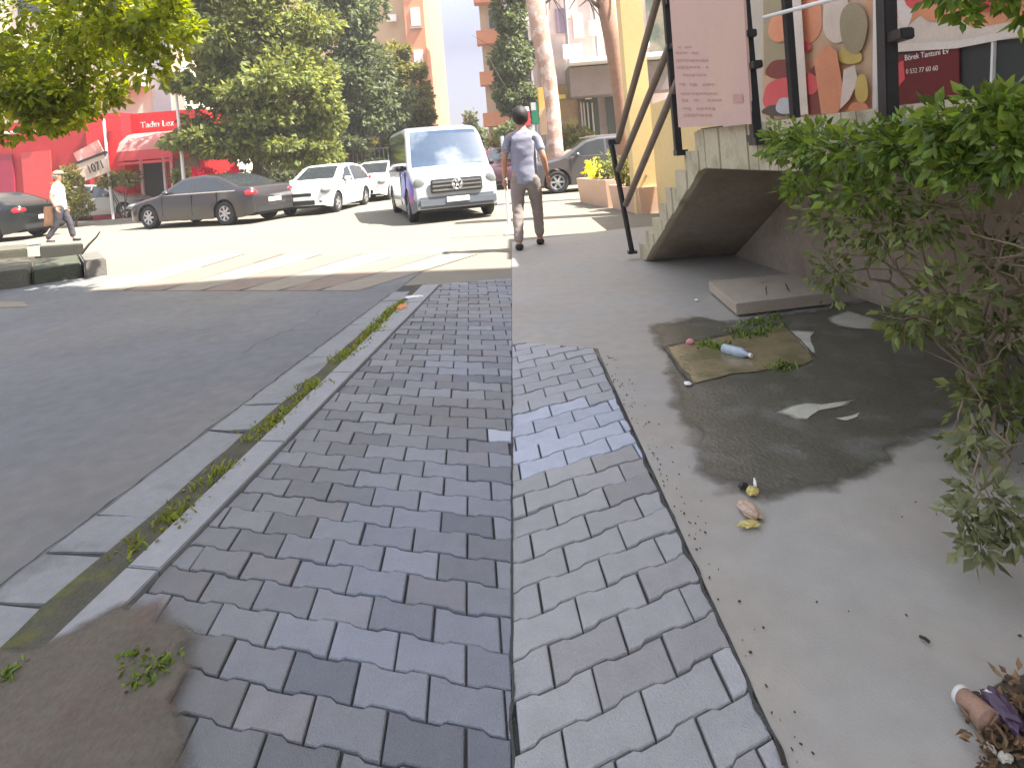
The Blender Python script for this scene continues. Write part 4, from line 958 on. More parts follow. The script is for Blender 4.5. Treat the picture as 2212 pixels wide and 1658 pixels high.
# distant hills-free horizon: low boundary wall, hedge and far houses close the street
bw = empty('boundary_wall', (-9, 27.5, 0), 0, 'low pinkish boundary wall and fence in the shade under the trees', 'wall'); fb = adder(bw)
bm = BM(); box(bm, (-7.3, 28.6, .55), (9, .25, 1.15)); fb(obj('wall', bm, mat('wall_pinkish', (.36, .25, .19), .85, .15, 2)))
bm = BM()
for i in range(44): box(bm, (-11.7+i*.205, 28.6, 1.6), (.03, .03, 1.0))
box(bm, (-7.3, 28.6, 2.1), (9, .04, .04)); fb(obj('fence', bm, M_grey))
bm = BM(); box(bm, (-8.5, 34, 1.6), (8, 4, 3.3)); tag(obj('garden_shed', bm, mat('shade_wall', (.10, .10, .085), .8, .3, 1)), 'dark low outbuilding hidden behind the trees', 'building')

# ------------------------------------------------------------------ trees
def tree(name, label, base, crown, lsize, m_, cat='tree', tr=.16, limbs=6, seed=1, cname='crown', grp=None, aspect=.55, trunk_top=None, shell=.55):
    base = Vector((base[0], base[1], -.03)); e = empty(name, base, 0, label, cat, grp)
    zc = sum(c[0][2]*c[2] for c in crown)/sum(c[2] for c in crown)
    xc = sum(c[0][0]*c[2] for c in crown)/sum(c[2] for c in crown); yc = sum(c[0][1]*c[2] for c in crown)/sum(c[2] for c in crown)
    t = trunk_mesh(base, trunk_top or (xc*.6+base.x*.4, yc*.6+base.y*.4, zc*1.1), tr, tr*.3, limbs, M_bark, None, 'trunk', seed); adder(e)(t)
    adder(e)(leaves(cname, rough(crown, seed), lsize, m_, None, seed, aspect, shell=shell)); return e
def rough(blobs, seed, k=6):
    rnd = random.Random(seed*7+1); out = []
    for c, r, n in blobs:
        out.append((c, Vector(r)*.80, int(n*.42)))
        for i in range(k):
            v = Vector((rnd.gauss(0, 1), rnd.gauss(0, 1)-.5, rnd.gauss(0, 1)*.8)).normalized()
            q = rnd.uniform(.25, .5); out.append((Vector(c)+Vector((v.x*r[0], v.y*r[1], v.z*r[2]))*rnd.uniform(.6, .98), Vector((r[0]*q, r[1]*q, r[2]*q*rnd.uniform(.5, .8))), int(n*.58/k*1.1)))
    return out
def cblob(px, py, Y, rpx, n, rz=None, ry=None):
    s = Y/F; c = P(px, py, Y); r = rpx*s
    return (c, (r, (ry or r), (rz*s if rz else r)), n)
TG = 'street trees across the road'
# overhanging lime-green crown, top left, near
tree('street_tree', 'yellow-green tree whose near branches hang into the top left corner', (-10.5, 8.6),
  [cblob(40, 30, 8.6, 190, 2600, 130), cblob(230, 40, 8.0, 170, 2400, 110), cblob(120, 160, 8.4, 150, 2000, 110), cblob(345, 60, 7.6, 90, 900, 90), cblob(-100, 120, 9, 180, 1500, 170), cblob(120, 240, 8.0, 90, 900, 55), cblob(60, 205, 7.6, 75, 600, 50),
   cblob(330, 140, 7.6, 50, 240, 60), cblob(20, 290, 7.4, 45, 120, 22), cblob(210, 200, 8.2, 60, 420, 60), cblob(-200, -60, 9, 220, 1500, 150), cblob(150, -120, 8.4, 260, 2200, 120)],
  .115, M_leaf1, tr=.17, seed=3, aspect=.6)
tree('street_tree', 'broad green tree standing behind the dark saloon car', (P(548, 400, 23).x, 23),
  [cblob(560, 60, 23, 150, 9880, 130), cblob(480, 180, 22.5, 95, 4940, 90), cblob(620, 180, 22.5, 140, 8740, 110), cblob(560, 290, 22.6, 150, 7980, 70), cblob(700, 250, 23, 60, 2470, 70), cblob(420, 280, 22, 40, 950, 60), cblob(520, -60, 23, 170, 6080, 120), cblob(440, 60, 22.6, 60, 1710, 90), cblob(640, 330, 22.4, 90, 2850, 36)],
  0.216, M_leaf2, tr=.22, seed=5, grp=TG, aspect=.7)
tree('street_tree', 'darker green tree between the broad tree and the yellowish one', (P(760, 400, 29).x, 29),
  [cblob(745, 60, 29, 80, 3800, 110), cblob(790, 150, 29, 80, 4560, 90), cblob(770, 250, 29, 95, 4560, 70), cblob(720, 20, 29, 60, 1710, 80), cblob(840, 240, 29, 60, 2090, 60), cblob(700, 310, 28, 90, 2850, 40)],
  0.245, M_leaf3, tr=.2, seed=6, grp=TG, aspect=.7)
tree('street_tree', 'yellow-green tree at the right end of the row beside the orange tower', (P(880, 400, 33).x, 33),
  [cblob(885, 190, 33, 50, 2850, 70), cblob(870, 270, 33, 70, 3420, 50), cblob(900, 240, 32, 36, 1330, 50), cblob(850, 130, 33, 40, 1140, 50), cblob(820, 320, 32, 70, 1710, 24), cblob(915, 290, 32, 40, 950, 24)],
  0.245, M_leaf4, tr=.16, seed=7, grp=TG, aspect=.7)
tree('street_tree', 'dark green tree between the strip of sky and the white apartment block', (P(1118, 400, 27).x, 27),
  [cblob(1098, 20, 27, 48, 2850, 60), cblob(1108, 120, 27, 50, 3230, 70), cblob(1124, 210, 27, 44, 2660, 60), cblob(1092, 200, 27, 28, 950, 50), cblob(1085, -60, 27, 60, 1900, 60), cblob(1110, 285, 26, 34, 950, 30)],
  0.202, M_leaf3, tr=.14, seed=8, grp=TG, aspect=.65)
tree('street_tree', 'small pointed dark tree far down the street above the van roof', (P(1018, 400, 60).x, 60),
  [cblob(1018, 292, 60, 26, 900, 30), cblob(1016, 268, 60, 14, 400, 28), cblob(1040, 292, 60, 22, 500, 20), cblob(1075, 300, 58, 22, 500, 20), cblob(985, 305, 60, 30, 500, 14)],
  .4, M_leaf3, tr=.14, seed=9, grp=TG, aspect=.65)
# hedge-like planting in front of the shop and behind the cars
def bush(name, label, blobs, ls, m_, base, cat='bush', grp=None, seed=2):
    e = empty(name, (base[0], base[1], -.03), 0, label, cat, grp); adder(e)(leaves('foliage', blobs, ls, m_, None, seed, .6, shell=.3))
    bm = BM(); rnd = random.Random(seed)
    for i in range(5): 
        b = blobs[i % len(blobs)][0]; bar(bm, (base[0]+rnd.uniform(-.1, .1), base[1], -.03), (b[0]+rnd.uniform(-.2, .2), b[1], b[2]), .03, 6, .008)
    adder(e)(obj('stem', bm, M_bark)); return e
q = P(155, 400, 22); bush('bush', 'yellow-green bush beside the tilted sign behind the man', [cblob(150, 410, 22.5, 32, 700, 34), cblob(175, 440, 22, 26, 400, 26), cblob(150, 375, 22.8, 20, 300, 20)], .17, M_leaf4, (q.x, 22), seed=21)
q = P(255, 400, 24.5); bush('bush', 'low green bush at the foot of the red pillar', [cblob(235, 388, 24.8, 26, 400, 14), cblob(270, 384, 24.8, 34, 500, 16)], .17, M_leaf4, (q.x, 24.8), seed=22)
q = P(395, 400, 24); bush('bush', 'green bush to the right of the shop door', [cblob(395, 385, 24.6, 24, 400, 28), cblob(430, 390, 24, 30, 400, 24)], .17, M_leaf2, (q.x, 24.4), seed=23)
q = P(425, 380, 21); bush('flower_bush', 'bright red flowering bush above the roof of the dark saloon car', [cblob(448, 376, 21.4, 20, 320, 12), cblob(508, 374, 21.4, 9, 110, 10), cblob(424, 372, 21.4, 8, 90, 12)], .16, mat('red_petals', (.75, .03, .07), .6, 0, 1, island=.3, trans=.2), (q.x, 21.4), seed=24)
q = P(620, 400, 26); bush('hedge', 'dark hedge in the shade under the broad green tree', [cblob(600, 378, 26, 60, 1000, 22), cblob(700, 372, 27, 60, 1000, 22), cblob(800, 366, 28, 60, 900, 24), cblob(500, 388, 25, 40, 500, 18)], .2, M_leaf3, (q.x, 26), seed=25)
q = P(1090, 330, 36); bush('hedge', 'olive hedge behind the maroon car', [cblob(1075, 312, 36, 28, 500, 20), cblob(1110, 318, 36, 30, 500, 26), cblob(1230, 296, 26.2, 50, 700, 22)], .25, M_leaf4, (q.x, 36), seed=26)
# two bare pale trunks in front of the café
def baretree(label, pts, rad, m_, seed, tw):
    base = pts[-1]; e = empty('bare_tree', base, 0, label, 'tree'); f = adder(e); bm = BM(); tube(bm, pts, rad, 12); f(obj('trunk', bm, m_, None, True))
    rnd = random.Random(seed); bm = BM()
    for k in range(tw):
        i = rnd.uniform(0, .6); p = Vector(pts[0]).lerp(Vector(pts[1]), i); s = rnd.choice((-1, 1)); L_ = rnd.uniform(.8, 2.2)
        a = p+Vector((s*L_*.5, rnd.uniform(-.3, .3), L_*.35)); b = a+Vector((s*L_*.2, 0, L_*rnd.uniform(.1, .6)))
        tube(bm, [p, a, b], [.07, .045, .015], 6)
        for j in range(3): tube(bm, [a, a+Vector((rnd.uniform(-.5, .5), rnd.uniform(-.3, .3), rnd.uniform(-.9, .3)))], [.03, .008], 5)
    f(obj('branches', bm, M_bark, None, True))
baretree('thick pale pinkish trunk in front of the white and pink buildings', [P(1148, -60, 24), P(1170, 90, 24), P(1186, 170, 24), P(1196, 250, 24), G(1204, 404)], [.40, .36, .30, .28, .34], M_barkp, 3, 9)
baretree('slender brown leaning trunk beside the stair railing', [P(1296, -60, 16), P(1322, 90, 16), P(1334, 170, 16), P(1345, 270, 16), G(1352, 423)], [.24, .20, .18, .17, .22], M_barkb, 5, 8)

# ------------------------------------------------------------------ terracotta planters
PG = 'terracotta planters beside the stair foot'
def planter(label, a, b, h, w, plants, seed):
    a = Vector(a); b = Vector(b); a.z = b.z = -.03; e = empty('planter', (a+b)/2, 0, label, 'planter', PG); f = adder(e)
    ex = (b-a).normalized(); ey = Vector((-ex.y, ex.x, 0)); 
    if ey.y < 0: ey = -ey
    bm = BM(); o0 = .05
    lo = [a+ex*o0+ey*o0, b-ex*o0+ey*o0, b-ex*o0+ey*(w-o0), a+ex*o0+ey*(w-o0)]; hi = [a, b, b+ey*w, a+ey*w]
    l = [bm.verts.new(v) for v in lo]; u = [bm.verts.new(v+Vector((0, 0, h))) for v in hi]; c = sum(hi, Vector())/4
    ui = [bm.verts.new(c+(v-c)*.86+Vector((0, 0, h))) for v in hi]; ud = [bm.verts.new(c+(v-c)*.84+Vector((0, 0, h-.08))) for v in hi]
    for r0, r1 in ((l, u), (u, ui), (ui, ud)):
        for i in range(4): bm.faces.new((r0[i], r0[(i+1) % 4], r1[(i+1) % 4], r1[i]))
    bm.faces.new(ud); bmesh.ops.recalc_face_normals(bm, faces=list(bm.faces)); f(obj('box', bm, M_terra))
    c.z = h
    bm = BM(); vs = [bm.verts.new(c+(v-c)*.83+Vector((0, 0, -.05-c.z+h))) for v in [Vector((q.x, q.y, h)) for q in hi]]; bm.faces.new(vs); f(obj('soil', bm, M_soil))
    for i, (t, m_, s, n) in enumerate(plants):
        p = a.lerp(b, t)+ey*w*.5; p.z = h+s*.7; f(leaves('plant', [(p, (s*.8, s*.7, s), n)], .12, m_, None, seed+i, .5, shell=.2))
planter('long terracotta planter with a yellow-flowered plant, farther from the stair', G(1249, 436), G(1312, 448), .62, .55, [(.25, mat('yellow_petals', (.72, .70, .05), .6, 0, 1, island=.3, trans=.3), .26, 160), (.75, M_leaf2, .32, 220)], 31)
planter('terracotta planter next to the foot of the stair', G(1318, 449), G(1384, 462), .52, .5, [(.3, M_leaf4, .34, 240), (.8, M_leaf4, .22, 120)], 33)

# ------------------------------------------------------------------ shrub on the right
sh = empty('shrub', G(2165, 900), 0, 'large leafy shrub with thin stems overhanging the wet concrete on the right', 'shrub'); fs_ = adder(sh)
base = G(2165, 900); bm = BM(); rnd = random.Random(12)
def stem(a, b, r0, bend=.08):
    a = Vector(a); b = Vector(b); pts = [a.lerp(b, i/5)+Vector((rnd.uniform(-1, 1), rnd.uniform(-1, 1), rnd.uniform(-.5, .5)))*bend*(0 if i in (0, 5) else 1) for i in range(6)]
    tube(bm, pts, [r0*(1-.8*i/5) for i in range(6)], 7); return pts
tips = []
for (px, py, Y) in ((2180, 330, 2.9), (2100, 420, 3.2), (1960, 330, 3.4), (1820, 300, 3.6), (1700, 360, 3.7), (1780, 560, 3.3), (2080, 860, 2.5), (2150, 1100, 2.2), (2200, 520, 2.6), (1900, 560, 3.2), (2090, 300, 3.1), (1990, 680, 2.9)):
    t = P(px, py, .87*2.016/((px-1106)/F+.0893)); mid = Vector(base).lerp(t, .5)+Vector((0, 0, .18)); 
    p = stem(base+Vector((rnd.uniform(-.06, .06), rnd.uniform(-.05, .05), 0)), mid, .016, .04); p2 = stem(mid, t, .009, .05); tips += p2[1:]
    for k in range(8):
        s_ = p2[rnd.randint(1, 5)]; e_ = s_+Vector((rnd.uniform(-.22, .22), rnd.uniform(-.22, .22), rnd.uniform(-.12, .2))); stem(s_, e_, .004, .02)
for (px, py, px2, py2) in ((2150, 1000, 2120, 1190), (2170, 980, 2190, 1160), (2120, 900, 2085, 1110)):
    stem(P(px, py, 1.95), P(px2, py2, 1.68), .006, .03)
fs_(obj('stems', bm, mat('twig_bark', (.20, .155, .10), .9, .3, 12), None, True))
def sb(px, py, Y, rx, rz, n, k=None):
    if Y > 2.95 or k: Y = .87*2.016/((px-1106)/F+.0893)
    s = Y/F; return (P(px, py, Y), (rx*s, rx*s*.8, rz*s), n)
B1_ = [sb(1690, 300, 3.8, 60, 45, 245), sb(1760, 320, 3.7, 90, 60, 344), sb(1850, 330, 3.5, 90, 60, 344), sb(1950, 320, 3.3, 90, 70, 369), sb(2060, 280, 3.2, 100, 70, 393), sb(2150, 240, 3.1, 90, 60, 344), sb(2200, 330, 2.99, 80, 90, 295), sb(2090, 370, 3.1, 90, 60, 245),
       sb(1730, 400, 3.7, 60, 30, 90), sb(1900, 420, 3.3, 120, 45, 180)]
fs_(leaves('foliage', [(c, r, int(n*1.35)) for c, r, n in B1_], .054, M_shrub, None, 41, .48, shell=.2))
B2_ = [sb(1800, 470, 3.5, 80, 60, 114), sb(1900, 500, 3.2, 110, 80, 168), sb(1800, 590, 3.2, 60, 70, 102), sb(2000, 480, 3.1, 100, 80, 144), sb(2050, 640, 2.99, 100, 80, 156), sb(2170, 560, 2.7, 80, 100, 144), sb(1960, 690, 2.99, 80, 50, 120), sb(2150, 720, 2.5, 80, 90, 168),
       sb(2100, 850, 2.4, 70, 80, 144), sb(2190, 900, 2.3, 50, 110, 108), sb(2080, 960, 2.3, 40, 40, 48)]
fs_(leaves('foliage', [(c, r, int(n*1.2)) for c, r, n in B2_], .05, mat('leaf_shrub_shade', (.135, .165, .045), .5, 0, 1, island=.5, trans=.3), None, 42, .48, shell=.2))
B3_ = [sb(2130, 1080, 1.72, 70, 60, 130), sb(2120, 1180, 1.68, 50, 34, 70), sb(2190, 1140, 1.7, 50, 70, 90), sb(2080, 1110, 1.7, 46, 30, 40), sb(2110, 950, 1.9, 46, 60, 60)]
fs_(leaves('foliage', B3_, .045, M_shrub2, None, 43, .5, shell=.2))
ov = empty('street_tree', (3.1, 1.2, 0), 0, 'tree whose bright green leaves hang into the top right corner', 'tree'); fo = adder(ov)
bm = BM(); tube(bm, [(3.1, 1.2, 0), (3.0, 1.3, 1.4), (2.9, 1.7, 2.4), (2.6, 2.3, 2.9)], [.09, .07, .05, .02], 9); tube(bm, [(2.9, 1.7, 2.4), (2.4, 2.8, 2.25), P(2080, 10, 3.0)], [.03, .018, .006], 7); fo(obj('trunk', bm, M_bark, None, True))
fo(leaves('crown', [sb(2060, -25, 2.9, 70, 35, 90), sb(2180, -15, 2.9, 70, 45, 120), sb(2085, 25, 2.9, 26, 36, 34), sb(2205, 25, 2.9, 26, 36, 34), sb(2150, -140, 2.9, 220, 80, 400)], .08, mat('leaf_top_right', (.12, .20, .03), .5, 0, 1, island=.5, trans=.45), None, 44, .5, shell=.2))

# ------------------------------------------------------------------ weeds along the gutter
def blades(name, label, centers, m_, h, seed, kind='stuff', spread=.06, n=26):
    rnd = random.Random(seed); vs = []; fs = []
    for c in centers:
        for k in range(n):
            b = c+Vector((rnd.gauss(0, spread), rnd.gauss(0, spread), 0)); a = rnd.uniform(0, 6.28); w = Vector((math.cos(a), math.sin(a), 0))*rnd.uniform(.003, .008); l = rnd.uniform(.4, 1)*h
            d_ = Vector((rnd.gauss(0, .6), rnd.gauss(0, .6), 1)).normalized(); i = len(vs)
            vs += [b-w, b+w, b+d_*l*.6+w*.9, b+d_*l*.6-w*.9, b+d_*l+Vector((d_.x, d_.y, -.3))*l*.3]; fs += [(i, i+1, i+2, i+3), (i+3, i+2, i+4)]
    o = pyobj(name, vs, fs, m_); tag(o, label, 'grass', None, kind); return o
rnd = random.Random(2); cc = []
for y in [2.28, 2.36, 2.45, 2.62, 2.75, 3.15, 3.3, 3.45, 3.6, 3.72, 4.1, 4.25, 4.4, 4.55, 4.75, 4.9, 5.0, 5.15, 5.3, 5.4, 5.55, 5.7]:
    for k in range(3 if y > 3 else 2): p = yl(U0, U1, y).lerp(yl(V0, V1, y), rnd.uniform(.45, .95)); p.y += rnd.uniform(-.1, .1); p.z = .004; cc.append(p)
blades('weeds', 'yellow-green weeds growing in the gutter beside the kerb', cc, M_grass, .045, 3, n=24, spread=.035)
cc = [G(x, y, .015) for x, y in ((20, 1450), (5, 1470), (340, 1440), (330, 1460), (350, 1430), (290, 1420), (300, 1470))]
blades('weeds', 'small green weeds in the dirt by the kerb end', cc, M_shrub, .03, 5, n=18, spread=.02)
cc = [G(x, y, .005) for x, y in ((1520, 746), (1545, 748), (1560, 752), (1600, 728), (1625, 722), (1650, 715), (1670, 705), (1672, 685), (1640, 722), (1690, 796), (1700, 790), (1615, 700), (1640, 695), (1590, 715))]
blades('weeds', 'green weeds along the edge of the muddy puddle', cc, M_shrub, .05, 6, n=34, spread=.03)

bm = BM()
ribbon(bm, [Vector((SEAM, 1.0+i*.35, 0)) for i in range(8)], .006, .002, 14, .004, 21)
tag(obj('joint_grit', bm, M_joint), kind='structure')
# ------------------------------------------------------------------ litter
def crumple(name, label, cat, c, size, m_, seed, rot=0, sub=3, amp=.35):
    bm = BM(); bmesh.ops.create_icosphere(bm, subdivisions=sub, radius=1)
    for v in bm.verts: v.co *= 1+amp*noise.noise(v.co*2.3+Vector((seed, 0, 0)))+amp*.5*noise.noise(v.co*6+Vector((0, seed, 0)))
    bmesh.ops.scale(bm, vec=size, verts=list(bm.verts)); bmesh.ops.rotate(bm, matrix=Matrix.Rotation(rot, 3, 'Z'), verts=list(bm.verts))
    zmin = min(v.co.z for v in bm.verts); bmesh.ops.translate(bm, vec=Vector(c)-Vector((0, 0, zmin-.004)), verts=list(bm.verts))
    o = obj(name, bm, m_); return tag(o, label, cat) if label else o
e = empty('snack_wrapper', G(1620, 1100), 0, 'crumpled yellow and tan snack wrapper on the edge of the wet stain', 'wrapper'); f = adder(e)
f(crumple('packet', None, None, G(1620, 1110), (.03, .055, .012), mat('wrapper_tan', (.42, .30, .19), .5, .3, 30, col2=(.5, .36, .28), c2scale=20), 4, .1))
f(crumple('folded_end', None, None, G(1618, 1140), (.035, .014, .010), mat('wrapper_yellow', (.55, .45, .14), .4, .4, 30), 6, 0))
f(crumple('folded_end', None, None, G(1626, 1072), (.022, .018, .016), mat('wrapper_yellow', (0, 0, 0)), 7, .2))
f(crumple('dark_flap', None, None, G(1606, 1056), (.018, .012, .010), M_dark, 8, .4)); f(crumple('torn_strip', None, None, G(1632, 1054), (.006, .026, .012), M_white, 9, -.3))
# clear plastic bottle lying in the puddle, pink cap beside
def bottle(a, b, r):
    a = Vector(a); b = Vector(b); e = empty('plastic_bottle', a, 0, 'pale blue clear plastic bottle lying in the muddy puddle', 'bottle'); f = adder(e); L_ = (b-a)
    prof = [(0, .3), (.02, .9), (.08, 1), (.2, .92), (.24, 1), (.36, .92), (.4, 1), (.66, 1), (.82, .5), (.88, .36), (.94, .36)]
    bm = BM(); tube(bm, [a+L_*t for t, _ in prof], [r*q for _, q in prof], 16); f(obj('bottle_body', bm, mat('pale_plastic', (.34, .40, .45), .2, .25, 30, spec=.9), None, True))
    bm = BM(); bar(bm, a+L_*.93, b, r*.42, 12); f(obj('cap', bm, M_white))
bottle(G(1562, 752, .03), G(1624, 768, .03), .032)
tag(crumple('crumpled_cup', None, None, G(1492, 746), (.026, .02, .018), mat('pink_plastic', (.62, .28, .28), .4, .3, 20), 3), 'small crumpled pink cup at the edge of the muddy puddle', 'cup')
tag(crumple('orange_scrap', None, None, G(868, 668), (.045, .09, .015), mat('orange_plastic', (.62, .22, .08), .6, .3, 10), 13), 'flat orange plastic scrap in the gutter near the shadow edge', 'litter')
tag(crumple('paper_scrap', None, None, G(893, 645), (.09, .035, .012), M_white, 14), 'white paper scrap on the kerb beside the orange scrap', 'litter')
for (x, y, s, l) in ((1505, 651, .012, 'tiny white scrap on the concrete left of the loose slab'), (1486, 833, .014, 'small pale stone at the lower corner of the muddy puddle'), (1635, 690, .010, 'tiny white pebble under the near edge of the loose slab')):
    tag(crumple('pebble', None, None, G(x, y), (s*1.4, s*1.6, s*.7), M_white, x % 17, 0, 2), l, 'pebble')
# twig and leaf specks scattered on the apron
bm = BM(); rnd = random.Random(9)
for k in range(170):
    p = Vector((rnd.uniform(.45, 2.3), rnd.uniform(1.1, 3.6), .002)) if k < 50 else B0.lerp(B1, rnd.uniform(0, 1.05))+Vector((.02+abs(rnd.gauss(0, .05)), 0, .002)); a = rnd.uniform(0, 6.28); l = rnd.uniform(.002, .008); q = Vector((math.cos(a), math.sin(a), 0))
    box(bm, p+Vector((0, 0, .002)), (l, l*rnd.uniform(.25, .7), .003), Matrix.Rotation(a, 4, 'Z'))
bm2 = BM()
tag(obj('debris', bm, M_soil), 'dark specks of leaf litter scattered over the concrete', 'litter', None, 'stuff')
for (x, y, x2, y2) in ((1988, 1374, 2008, 1386), (1676, 1600, 1692, 1650)):
    b_ = BM(); tube(b_, [G(x, y, .006), G((x+x2)/2, (y+y2)/2-2, .012), G(x2, y2, .006)], .004, 6); tag(obj('twig', b_, M_soil), 'short dark twig on the grey concrete' if x > 1900 else 'thin dark twig at the bottom edge by the paving border', 'twig')
# soil heap with rubbish in the bottom right corner
so_ = jag(gp([(2082, 1530), (2120, 1500), (2170, 1470), (2230, 1450), (2500, 1420), (2560, 2000), (2150, 2000), (2120, 1660), (2125, 1600)]), .012, 6, 12)
softsheet('soil', so_, .005, softmat(mat('damp_soil', (.07, .055, .035), .9, .35, 12, 1, 60)), .05, kind='structure')
bm = BM(); rnd = random.Random(77)
for k in range(60):
    p = G(rnd.uniform(2115, 2330), rnd.uniform(1490, 1760), .004); r = rnd.uniform(.006, .022); rr = bmesh.ops.create_icosphere(bm, subdivisions=2, radius=1)
    for v in rr['verts']: v.co = v.co*(1+.4*noise.noise(v.co*2+Vector((k, 0, 0)))); v.co = Vector((v.co.x*r, v.co.y*r, v.co.z*r*.7))+p
tag(obj('soil_clods', bm, M_soil), 'dark soil clods in the bottom right corner', 'soil', None, 'stuff')
lf = leaves('dead_leaves', [(G(2190, 1560, .02), (.13, .08, .008), 150), (G(2170, 1630, .02), (.08, .06, .008), 110), (G(2240, 1500, .02), (.12, .08, .01), 90)], .024, mat('dead_leaf', (.16, .095, .045), .8, 0, 1, island=.6), None, 61, .5, 0, .2)
tag(lf, 'brown dead leaves lying on the soil in the bottom right corner', 'leaves', None, 'stuff')
a, b = G(2092, 1516, .026), G(2140, 1562, .028); e = empty('paper_cup', a, 0, 'tan paper cup with a white rim lying on the dark soil', 'cup'); f = adder(e)
bm = BM(); tube(bm, [a+(b-a)*t for t in (-.25, 0, .4, .9, 1.0, .96)], [.021, .022, .025, .028, .029, .024], 16); f(obj('cup_body', bm, mat('tan_paper', (.30, .18, .12), .7, .25, 20), None, True))
bm = BM(); tube(bm, [a+(b-a)*t for t in (-.42, -.40, -.24, -.2)], [.018, .0225, .0225, .018], 16); f(obj('rim', bm, mat('off_white', (.62, .61, .57), .6), None, True))
tag(crumple('tissue', None, None, G(2146, 1545), (.016, .026, .022), mat('tissue_white', (.72, .62, .58), .8, .1, 30), 5), 'crumpled white tissue on the soil beside the paper cup', 'tissue')
tag(crumple('plastic_scrap', None, None, G(2164, 1562), (.024, .045, .026), mat('mauve_plastic', (.07, .045, .075), .5, .2, 20), 6), 'mauve plastic scrap half buried in the soil', 'litter')
tag(crumple('pebble', None, None, G(2172, 1648), (.014, .010, .008), mat('pale_stone', (.5, .46, .36), .8), 7), 'pale stone at the bottom edge of the soil', 'pebble')
tag(crumple('pebble', None, None, G(2140, 1632), (.010, .012, .008), mat('pale_stone', (0, 0, 0)), 17), 'small pale stone on the soil below the white tissue', 'pebble')
# broken kerb island on the left with a stick
isl = empty('kerb_island', G(120, 590), 0, 'broken concrete kerb blocks and planter slab at the left roadside', 'kerb'); fi = adder(isl)
def blk(pts, z0, z1, m_, name='kerb_block'):
    bm = BM(); v = gp(pts); prism(bm, [(p.x, p.y, z1) for p in v], (0, 0, z0-z1)); bmesh.ops.bevel(bm, geom=list(bm.edges), offset=.02, segments=2, affect='EDGES'); fi(obj(name, bm, m_))
M_isl = mat('island_concrete', (.10, .092, .065), .9, .2, 3, .8, 30)
blk([(-120, 640), (66, 616), (70, 588), (-120, 600)], -.03, .24, M_isl)
blk([(72, 614), (178, 598), (170, 575), (75, 588)], -.03, .20, mat('island_mossy', (.06, .065, .042), .9, .25, 3, .8, 30))
blk([(184, 600), (232, 592), (216, 572), (172, 578)], -.03, .24, mat('island_grey', (.13, .12, .105), .9, .15, 3, .8, 30))
blk([(-80, 600), (170, 576), (168, 556), (-80, 570)], -.03, .07, M_soil, 'soil')
blk([(88, 566), (182, 560), (180, 552), (88, 556)], -.03, .30, mat('island_slab', (.15, .145, .11), .85, .15, 3, .5, 40), 'upright_slab')
blk([(-120, 578), (60, 560), (60, 548), (-120, 560)], -.03, .22, M_isl)
bm = BM(); tube(bm, [P(176, 548, 9.6), P(192, 528, 9.6), P(208, 512, 9.6), P(216, 500, 9.6)], [.022, .018, .014, .010], 7); tag(obj('stick', bm, M_bark), 'dry stick leaning out of the broken kerb island', 'stick')
# ------------------------------------------------------------------ people
def skin_body(name, joints, edges, m_, parent, sub=2, root=0):
    me = bpy.data.meshes.new(name); me.from_pydata([j[0] for j in joints], edges, []); me.update()
    o = link(name, me, m_, parent, False); 
    md = o.modifiers.new('skin', 'SKIN'); md.use_smooth_shade = True
    if not me.skin_vertices: me.attributes.new('x', 'FLOAT', 'POINT')
    for i, j in enumerate(joints):
        sv = me.skin_vertices[0].data[i]; r = j[1]; sv.radius = r if isinstance(r, tuple) else (r, r); sv.use_root = (i == root)
    sd = o.modifiers.new('sub', 'SUBSURF'); sd.levels = sub; sd.render_levels = sub
    return o
def skin_mesh(name, joints, edges, m_, parent, sub=2, root=0):
    bm = BM(); ly = bm.verts.layers.skin.verify(); vs = []
    for i, (c, r) in enumerate(joints):
        v = bm.verts.new(c); v[ly].radius = r if isinstance(r, tuple) else (r, r); v[ly].use_root = (i == root); vs.append(v)
    for a, b in edges: bm.edges.new((vs[a], vs[b]))
    me = bpy.data.meshes.new(name); bm.to_mesh(me); bm.free(); o = link('tmp_skin', me)
    o.modifiers.new('skin', 'SKIN').use_smooth_shade = True; s = o.modifiers.new('sub', 'SUBSURF'); s.levels = sub; s.render_levels = sub
    bpy.context.view_layer.update(); dg = bpy.context.evaluated_depsgraph_get()
    m2 = bpy.data.meshes.new_from_object(o.evaluated_get(dg)); bpy.data.objects.remove(o)
    m2.materials.clear(); return link(name, m2, m_, parent, True)
